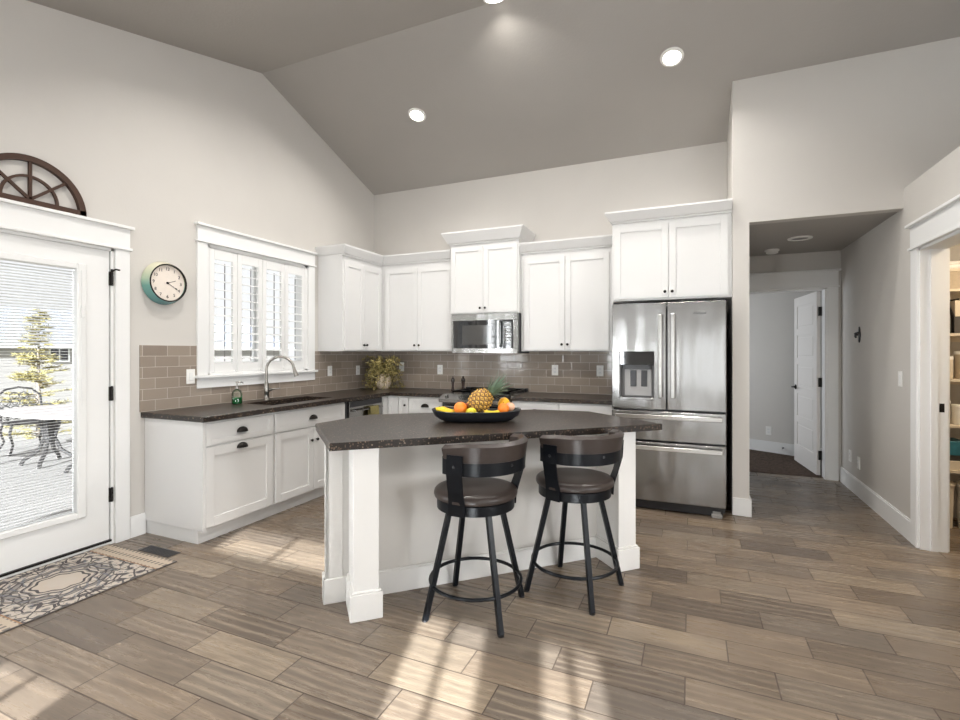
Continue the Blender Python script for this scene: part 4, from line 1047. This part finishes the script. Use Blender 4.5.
# small iron hook plate on the hall wall
t = thing('wall_hook', 'small black iron hook on the hall wall', 'hook', (XH, 5.63, 1.53)); P = Vector((XH, 5.63, 1.53))
b = B(); pr = [(-.075, 0), (-.05, .018), (-.03, .02), (-.02, .03), (.02, .03), (.03, .02), (.05, .018), (.075, 0)]
b.prism([(XH-.001, 5.63+w_, 1.53+z) for z, w_ in pr]+[(XH-.001, 5.63-w_, 1.53+z) for z, w_ in pr[::-1] if w_], (-.01, 0, 0)); obj('back_plate', b, M['dark'], t)
b = B(); b.tube([(XH-.01, 5.63, 1.55), (XH-.03, 5.63, 1.545), (XH-.036, 5.63, 1.515), (XH-.03, 5.63, 1.50)], .010, 8); b.tube([(XH-.01, 5.645, 1.53), (XH-.026, 5.665, 1.525), (XH-.03, 5.672, 1.545)], .008, 6); obj('hook', b, M['dark'], t, True)

# ------------------------------------------------------------------ hall ceiling, bedroom door
t = thing('recessed_light', 'unlit recessed light in the hall ceiling', 'ceiling light', (.95, 5.43, HZ)); c = (.95, 5.43, HZ)
b = B(); b.lathe([(.07, -.001), (.075, -.012), (.10, -.008), (.103, 0)], c, 28); obj('trim_ring', b, M['plastic'], t, True)
b = B(); b.lathe([(.001, -.003), (.071, -.003), (.071, -.001), (.001, -.001)], c, 28); obj('lens', b, M['slot'], t)
t = thing('smoke_detector', 'round white smoke detector on the hall ceiling', 'smoke detector', (.79, 5.95, HZ)); c = (.79, 5.95, HZ)
b = B(); b.lathe([(.07, 0), (.07, -.012), (.06, -.016)], c, 28); obj('base', b, M['plastic'], t, True)
b = B(); b.lathe([(.056, -.0165), (.056, -.034), (.045, -.04), (.001, -.041)], c, 28); obj('cover', b, M['plastic'], t, True)
hx, hy = BX1-.03, HE+.135; ha = R(95.5)
door2 = sthing('door_2', (hx, hy, .012)); DU = Vector((math.cos(ha), math.sin(ha), 0)); DN = Vector((-math.sin(ha), math.cos(ha), 0)) # DN faces -x
O = Vector((hx, hy, .012)); wD, hD, tD = .80, 2.02, .035
M['doorpaint'] = paint('soft_white_door_paint', (.74, .71, .68), .45, var=.01)
b = B(); rl = .11; npan = 5; ph = (hD-.22-.11-.08*(npan-1)-.0)/npan
b.obox(O, DU, ZV, DN, 0, rl, 0, hD, 0, tD).obox(O, DU, ZV, DN, wD-rl, wD, 0, hD, 0, tD)
z = 0
for i in range(npan+1):
    hgt = .22 if i == 0 else (.11 if i == npan else .08)
    b.obox(O, DU, ZV, DN, rl, wD-rl, z, z+hgt, 0, tD); z += hgt
    if i < npan:
        b.obox(O, DU, ZV, DN, rl, wD-rl, z, z+ph, .008, tD-.008); b.obox(O, DU, ZV, DN, rl+.03, wD-rl-.03, z+.03, z+ph-.03, .004, tD-.004, .002); z += ph
obj('door_slab', b, M['doorpaint'], door2)
for zz in (.22, 1.02, 1.80):
    b = B(); b.obox(O, DU, ZV, DN, -.02, .0, zz-.05, zz+.05, -.01, tD*.6); b.lathe([(.008, zz-.05), (.008, zz+.05)], (O.x-.004, O.y-.012, .012), 8); obj('hinge', b, M['bronze'], door2)
b = B(); hp = O+DU*(wD-.065)+ZV*.92
b.lathe([(.03, 0), (.03, .008), (.012, .012), (.01, .045)], n=16, M=Matrix.Translation(hp+DN*tD) @ DN.to_track_quat('Z', 'Y').to_matrix().to_4x4()); q = hp+DN*(tD+.042); b.tube([q, q-DU*.03, q-DU*.11], [.009, .009, .007], 8); obj('lever_handle', b, M['bronze'], door2, True)
bd = Vector((-.8737, .4864, 0)); bn = Vector((-.4864, -.8737, 0))
def onbed(x): k = (2.6-x)/.8737; return Vector((2.6, 6.77, 0))+bd*k
plate('wall_outlet', 'white outlet on the bedroom wall seen through the hall doorway', 'outlet', tuple(onbed(.98)+ZV*.29+bn*.0), -bd, bn)
t = thing('door_stop', 'small spring door stop on the bedroom baseboard', 'door stop', tuple(onbed(1.15)+bn*.016+ZV*.09)); P = onbed(1.15)+bn*.016+ZV*.09
b = B(); b.tube([P, P+bn*.01], .011, 8); obj('base', b, M['bronze'], t); b = B(); b.tube([P+bn*.01, P+bn*.09], .009, 8); obj('spring', b, M['bronze'], t, True); b = B(); b.tube([P+bn*.09, P+bn*.106], .012, 8); obj('tip', b, M['plastic'], t, True)

# ------------------------------------------------------------------ corner plant
t = thing('potted_plant', 'bushy olive-gold trailing plant in a cream pot in the counter corner', 'plant', (-3.44, 4.99, CZ1))
c = (-3.44, 4.99, CZ1)
M['pot'] = plain('cream_ceramic', (.62, .52, .40), .4, 0, .5, .2, 25)
b = B(); b.lathe([(.062, .0005), (.078, .02), (.09, .07), (.088, .14), (.07, .175), (.074, .185), (.066, .185), (.06, .17), (.001, .165)], c, 24); obj('pot', b, M['pot'], t, True)
def leafmat():
    m = NT('olive_gold_foliage'); f = m.noise(m.pos(), 22, 3); g = m.noise(m.pos(), 90, 2)
    m.set(m.mix(g, m.ramp(f, [(.3, (.10, .11, .035)), (.42, (.32, .27, .09)), (.56, (.66, .52, .18)), (.75, (.26, .23, .09))]), (.24, .21, .08)), .6); return m.m
M['leaf'] = leafmat()
b = B(); rnd = random.Random(3); stb = B()
for i in range(210):
    a = rnd.uniform(0, 2*math.pi); out = rnd.uniform(.05, .24); up = rnd.uniform(.03, .17); drop = rnd.uniform(.05, .34) if rnd.random() < .7 else 0
    pts = []; 
    # keep clear of the walls
    dx, dy = math.cos(a), math.sin(a)
    for k in range(7):
        f = k/6; x = c[0]+dx*(.03+out*f**.8); y = c[1]+dy*(.03+out*f**.8); z = c[2]+.17+up*math.sin(math.pi*min(1, f*1.2)*.7)*1.4-drop*f*f
        x = max(XL+.03, x); y = min(YB-.03, y); z = max(z, CZ1+.012); pts.append(Vector((x, y, z)))
    stb.tube(pts, .0012, 4)
    for k in range(1, 7):
        for q in range(4):
            p = pts[k].lerp(pts[k-1], rnd.random()); l = rnd.uniform(.014, .030); d = Vector((rnd.uniform(-1, 1), rnd.uniform(-1, 1), rnd.uniform(-.7, .8))).normalized(); sd = d.cross(Vector((rnd.uniform(-1, 1), rnd.uniform(-1, 1), rnd.uniform(-1, 1)))).normalized()*l*.32
            e = p+d*l
            if e.x < XL+.012 or e.y > YB-.012 or e.z < CZ1+.003: continue
            vs = [b.bm.verts.new(v) for v in (p, p+d*l*.5+sd, e, p+d*l*.5-sd)]; b.bm.faces.new(vs)
obj('stems', stb, M['stem'], t); obj('foliage', b, M['leaf'], t)

# ------------------------------------------------------------------ pantry
SHZ = (1.85, 1.51, 1.16, .807, .46); PY0, PY1 = 4.85, 5.249
for z, nm in zip(SHZ, ('topmost', 'second from the top', 'middle', 'second from the bottom', 'lowest')):
    b = B(); b.box(XH+.142, 2.9, PY0, PY1, z-.019, z); b.box(XH+.142, 2.9, PY1-.02, PY1, z-.06, z-.019).box(XH+.142, XH+.16, PY0+.02, PY1-.02, z-.06, z-.019)
    tag(obj('pantry_shelf', b, M['birch']), 'pale pantry shelf board, the %s one' % nm, 'shelf', 'pantry shelves')
M['linen'] = plain('beige_linen', (.50, .42, .32), .9, 0, .1, .2, 40); M['kraft'] = plain('cream_plastic', (.70, .62, .50), .5)
M['teal'] = plain('teal_printed_card', (.03, .16, .22), .5, 0, .4, .4, 15); M['charcoal'] = plain('charcoal_mesh', (.07, .065, .06), .6)
t = thing('storage_basket', 'beige linen basket with folded cloth on the topmost pantry shelf', 'basket', (1.86, 5.0, 1.85))
b = B(); b.loft([[(1.76, 4.88, 1.851), (1.99, 4.88, 1.851), (1.99, 5.14, 1.851), (1.76, 5.14, 1.851)], [(1.75, 4.87, 2.0), (2.0, 4.87, 2.0), (2.0, 5.15, 2.0), (1.75, 5.15, 2.0)]]); bk = obj('basket', b, M['linen'], t)
b = B(); b.box(1.745, 2.005, 4.865, 5.155, 1.985, 2.0055, .003); obj('rim', b, M['kraft'], bk)
b = B(); b.box(1.77, 1.98, 4.89, 5.12, 2.006, 2.04, .012).box(1.78, 1.97, 4.9, 5.11, 2.041, 2.07, .012); obj('folded_cloth', b, M['plastic'], t)
for k, (x, lab) in enumerate(((1.755, 'charcoal magazine file on the second pantry shelf, the one nearest the hall wall'), (1.86, 'charcoal magazine file on the second pantry shelf, farther from the hall wall'))):
    t = thing('magazine_file', lab, 'magazine file', (x, 5.0, 1.51), 0, 'magazine files in the pantry')
    for nm, xa, xb in (('side_panel', x, x+.005), ('side_panel', x+.08, x+.085)):
        b = B(); b.prism([(xa, 4.88, 1.5105), (xa, 5.12, 1.5105), (xa, 5.12, 1.79), (xa, 5.03, 1.79), (xa, 4.88, 1.64)], (xb-xa, 0, 0)); obj(nm, b, M['charcoal'], t)
    b = B(); b.box(x+.005, x+.08, 4.88, 4.885, 1.5105, 1.64).box(x+.005, x+.08, 5.115, 5.12, 1.5105, 1.79).box(x+.005, x+.08, 4.885, 5.115, 1.5105, 1.515); obj('frame', b, M['charcoal'], t)
    b = B(); b.box(x+.012, x+.07, 4.90, 5.11, 1.5155, 1.765); obj('papers', b, M['kraft'], t)
for k, (x, z, r, h, m_, lab) in enumerate(((1.81, 1.16, .062, .16, 'kraft', 'squat cream canister on the middle pantry shelf, nearest the door jamb'), (1.95, 1.16, .065, .20, 'linen', 'tall beige canister on the middle pantry shelf'), (1.80, .807, .055, .17, 'kraft', 'cream tub on the second lowest pantry shelf beside the jamb'), (1.925, .807, .06, .14, 'plastic', 'white lidded tub on the second lowest pantry shelf'))):
    t = thing('canister', lab, 'canister', (x, 4.94, z)); c = (x, 4.94, z)
    b = B(); b.lathe([(r*.94, .001), (r, .01), (r, h-.02), (r*.97, h-.012)], c, 24); obj('body', b, M[m_], t, True)
    b = B(); b.lathe([(r*1.03, h-.0115), (r*1.03, h+.006), (r*.98, h+.012), (.001, h+.0125)], c, 24); obj('lid', b, M['plastic'], t, True)
b = B(); b.box(1.72, 1.95, 4.87, 5.10, .4605, .53, .002); tag(obj('box', b, M['kraft']), 'flat cream box at the bottom of the lowest pantry shelf pile', 'box')
b = B(); b.box(1.735, 1.955, 4.88, 5.09, .5305, .575, .002); tag(obj('box', b, M['charcoal']), 'flat charcoal box in the middle of the lowest shelf pile', 'box')
b = B(); b.box(1.71, 1.94, 4.865, 5.10, .5755, .68, .002); tag(obj('box', b, M['teal']), 'teal printed box on top of the lowest shelf pile', 'box')
for x, m_, lab in ((1.80, 'kraft', 'tall cream bin on the pantry floor nearest the door jamb'), (1.99, 'plastic', 'tall white bin on the pantry floor')):
    t = thing('storage_bin', lab, 'bin', (x, 4.96, 0)); c = (x, 4.96, 0)
    b = B(); b.lathe([(.075, .001), (.085, .32), (.092, .325), (.092, .335), (.084, .335), (.074, .01), (.001, .0095)], c, 28); obj('bin', b, M[m_], t, True)
    b = B(); b.lathe([(.095, .3355), (.095, .345), (.07, .36), (.001, .362)], c, 28); obj('lid', b, M[m_], t, True)

# ------------------------------------------------------------------ outside, through the patio door
def deckmat():
    m = NT('weathered_deck_boards'); x, y, z = m.sep(m.pos()); f = m.math('FRACT', m.math('DIVIDE', x, .14)); gap = m.math('LESS_THAN', f, .06)
    v = m.noise(m.comb(m.math('MULTIPLY', x, 12.0), y, 0.0), 3, 4)
    m.set(m.mix(gap, m.mix(v, (.20, .19, .18), (.25, .235, .225)), (.05, .045, .04)), .8); return m.m
M['deck'] = deckmat()
b = B(); b.box(-10.2, XL-.145, -2.5, 8.5, -.16, -.1); struct('floor_deck', b, M['deck'])
def lawn():
    m = NT('pale_spring_lawn'); m.set(m.mix(m.noise(m.pos(), 3, 5, .7), (.11, .12, .07), (.18, .175, .12)), .9); return m.m
b = B(); b.box(-60, -10.2, -30, 50, -1.9, -1.8); struct('floor_lawn', b, lawn())
# neighbour's house
t = thing('neighbor_house', 'pale sided house with a blue-grey roof beyond the deck', 'house', (-23, 11, -1.8))
def siding():
    m = NT('pale_lap_siding'); z = m.sep(m.pos())[2]; f = m.math('FRACT', m.math('DIVIDE', z, .18))
    m.set(m.mix(m.math('LESS_THAN', f, .1), (.36, .34, .325), (.27, .255, .245)), .7); return m.m
def shingle():
    m = NT('blue_grey_shingles'); m.set(m.mix(m.noise(m.pos(), 6, 5, .7), (.20, .215, .26), (.31, .325, .37)), .9); return m.m
b = B(); b.box(-27, -20, 2, 20, -1.8, 1.6); obj('wall', b, siding(), t)
b = B(); b.prism([(-19.85, 1.7, 1.60), (-23.5, 1.7, 3.05), (-27.4, 1.7, 1.60), (-27.4, 1.7, 1.50), (-19.85, 1.7, 1.50)], (0, 18.6, 0)); obj('roof', b, shingle(), t)
b = B(); b.box(-19.85, -19.77, 1.7, 20.3, 1.50, 1.60); obj('gutter', b, M['trim'], t)
b = B(); b.box(-20.0, -19.94, 9.35, 9.95, 1.02, 1.5); wf = obj('window', b, M['trim'], t)
b = B(); b.box(-19.94, -19.93, 9.40, 9.63, 1.06, 1.46).box(-19.94, -19.93, 9.67, 9.90, 1.06, 1.46); obj('pane', b, M['blackglass'], wf)
# young conifer
t = thing('young_conifer', 'thin yellow-green young conifer behind the patio furniture', 'tree', (-11.0, 5.0, -1.8))
b = B(); b.tube([(-11, 5, -1.8), (-11.02, 5.01, .4), (-11, 5, 2.1)], [.05, .035, .008], 8); obj('trunk', b, plain('grey_bark', (.22, .19, .16), .9), t)
b = B(); br = B(); rnd = random.Random(5)
for i in range(150):
    f = rnd.random()**.8; z = -.9+3.0*f; L_ = (.74*(1-f)+.10)*rnd.uniform(.7, 1.1); a = rnd.uniform(0, 6.283); d = Vector((math.cos(a), math.sin(a), 0))
    P = [Vector((-11, 5, z))+d*L_*q+ZV*(.10*q-.05*q*q)*L_*2 for q in (0, .35, .7, 1)]
    br.tube(P, [.008, .006, .004, .002], 4)
    for k in range(60):
        q = rnd.uniform(.15, 1.0); p = P[0].lerp(P[3], q)+ZV*.02; l = rnd.uniform(.05, .11); e = p+(d*.7+Vector((rnd.uniform(-1, 1), rnd.uniform(-1, 1), rnd.uniform(-.35, .6)))).normalized()*l; sd = (e-p).cross(Vector((rnd.uniform(-1, 1), rnd.uniform(-1, 1), rnd.uniform(-1, 1)))).normalized()*.007
        b.bm.faces.new([b.bm.verts.new(v) for v in (p-sd, p+sd, e+sd*.3, e-sd*.3)])
obj('branches', br, M['stem'], t); obj('needles', b, plain('yellow_green_needles', (.32, .28, .12), .8, 0, .2, .4, 8), t)
# patio furniture
M['iron'] = plain('dark_cast_metal', (.02, .018, .018), .5, 0)
DZ_ = -.1
t = thing('patio_table', 'round-cornered patio table with dark cast legs on the deck', 'table', (-7.2, 3.62, DZ_))
b = B(); l0 = [(-7.2+.95*math.copysign(abs(math.cos(a))**.8, math.cos(a)), 3.62+.55*math.copysign(abs(math.sin(a))**.8, math.sin(a))) for a in [2*math.pi*i/36 for i in range(36)]]
b.loft([[(x, y, .60) for x, y in l0], [(x, y, .635) for x, y in l0]]); obj('tabletop', b, plain('pale_pink_stone', (.30, .27, .26), .5), t)
b = B()
for dx in (-.5, .5):
    for a in (45, 135, 225, 315):
        c, s_ = math.cos(R(a)), math.sin(R(a)); P = [(-7.2+dx+.05*c, 3.62+.05*s_, .599), (-7.2+dx+.10*c, 3.62+.10*s_, .45), (-7.2+dx+.05*c, 3.62+.05*s_, .25), (-7.2+dx+.12*c, 3.62+.12*s_, .08), (-7.2+dx+.27*c, 3.62+.27*s_, -.03), (-7.2+dx+.30*c, 3.62+.30*s_, DZ_+.01)]
        b.tube(P, .022, 6)
    b.lathe([(.06, .20), (.075, .24), (.05, .30), (.07, .42), (.05, .5)], (-7.2+dx, 3.62, 0), 12)
obj('pedestal', b, M['iron'], t, True)
def patio_chair(loc, rz, label):
    t = thing('patio_chair', label, 'chair', (0, 0, 0), 0, 'cast metal chairs on the deck')
    for sx in (-1, 1):
        for sy in (-1, 1):
            b = B(); b.tube([(sx*.21, sy*.20, .42), (sx*.24, sy*.235, .30), (sx*.20, sy*.215, .14), (sx*.25, sy*.29, .0)], [.017, .018, .014, .016], 6); obj('leg', b, M['iron'], t, True, local=True)
    b = B(); n = 24; l = [(.25*math.copysign(abs(math.cos(2*math.pi*i/n))**.7, math.cos(2*math.pi*i/n)), .24*math.copysign(abs(math.sin(2*math.pi*i/n))**.7, math.sin(2*math.pi*i/n)), .43) for i in range(n)]
    b.tube(l, .014, 6, closed=True)
    for k in range(-5, 6): b.tube([(k*.043, -.225, .43), (k*.043, .225, .43)], .007, 4); b.tube([(-.235, k*.041, .432), (.235, k*.041, .432)], .007, 4)
    obj('seat', b, M['iron'], t, True, local=True)
    def bk(x, z): return (x, -.24-.16*(z-.43)/.5, z)
    b = B(); b.tube([bk(-.22, .42), bk(-.25, .62), bk(-.245, .80), bk(-.15, .90), bk(0, .93), bk(.15, .90), bk(.245, .80), bk(.25, .62), bk(.22, .42)], .015, 6)
    for cx in (-.16, -.055, .055, .16):
        for cz in (.50, .60, .70, .80):
            if cz > .78 and abs(cx) > .12: continue
            for sgn in (-1, 1):
                b.tube([bk(cx+sgn*.055*math.cos(a), cz+.055*math.sin(a)) if a < 4.2 else bk(cx+sgn*.03*math.cos(a), cz+.03*math.sin(a)) for a in [i*.7 for i in range(10)]], .0065, 4)
    obj('backrest', b, M['iron'], t, True, local=True)
    for sx in (-1, 1):
        b = B(); b.tube([(sx*.25, -.30, .66), (sx*.285, -.1, .67), (sx*.285, .14, .65), (sx*.27, .21, .60), (sx*.25, .19, .52), (sx*.24, .17, .43)], .014, 6); obj('armrest', b, M['iron'], t, True, local=True)
    t.location = loc; t.rotation_euler = (0, 0, rz); return t
ch = patio_chair((-8.45, 3.0, DZ_), R(-70), 'scrolled dark metal patio chair at the near left of the table')
dup(ch, (-9.0, 3.95, DZ_), R(-100), 'scrolled dark metal patio chair behind the left end of the table')
dup(ch, (-8.2, 4.55, DZ_), R(-150), 'scrolled dark metal patio chair behind the middle of the table')
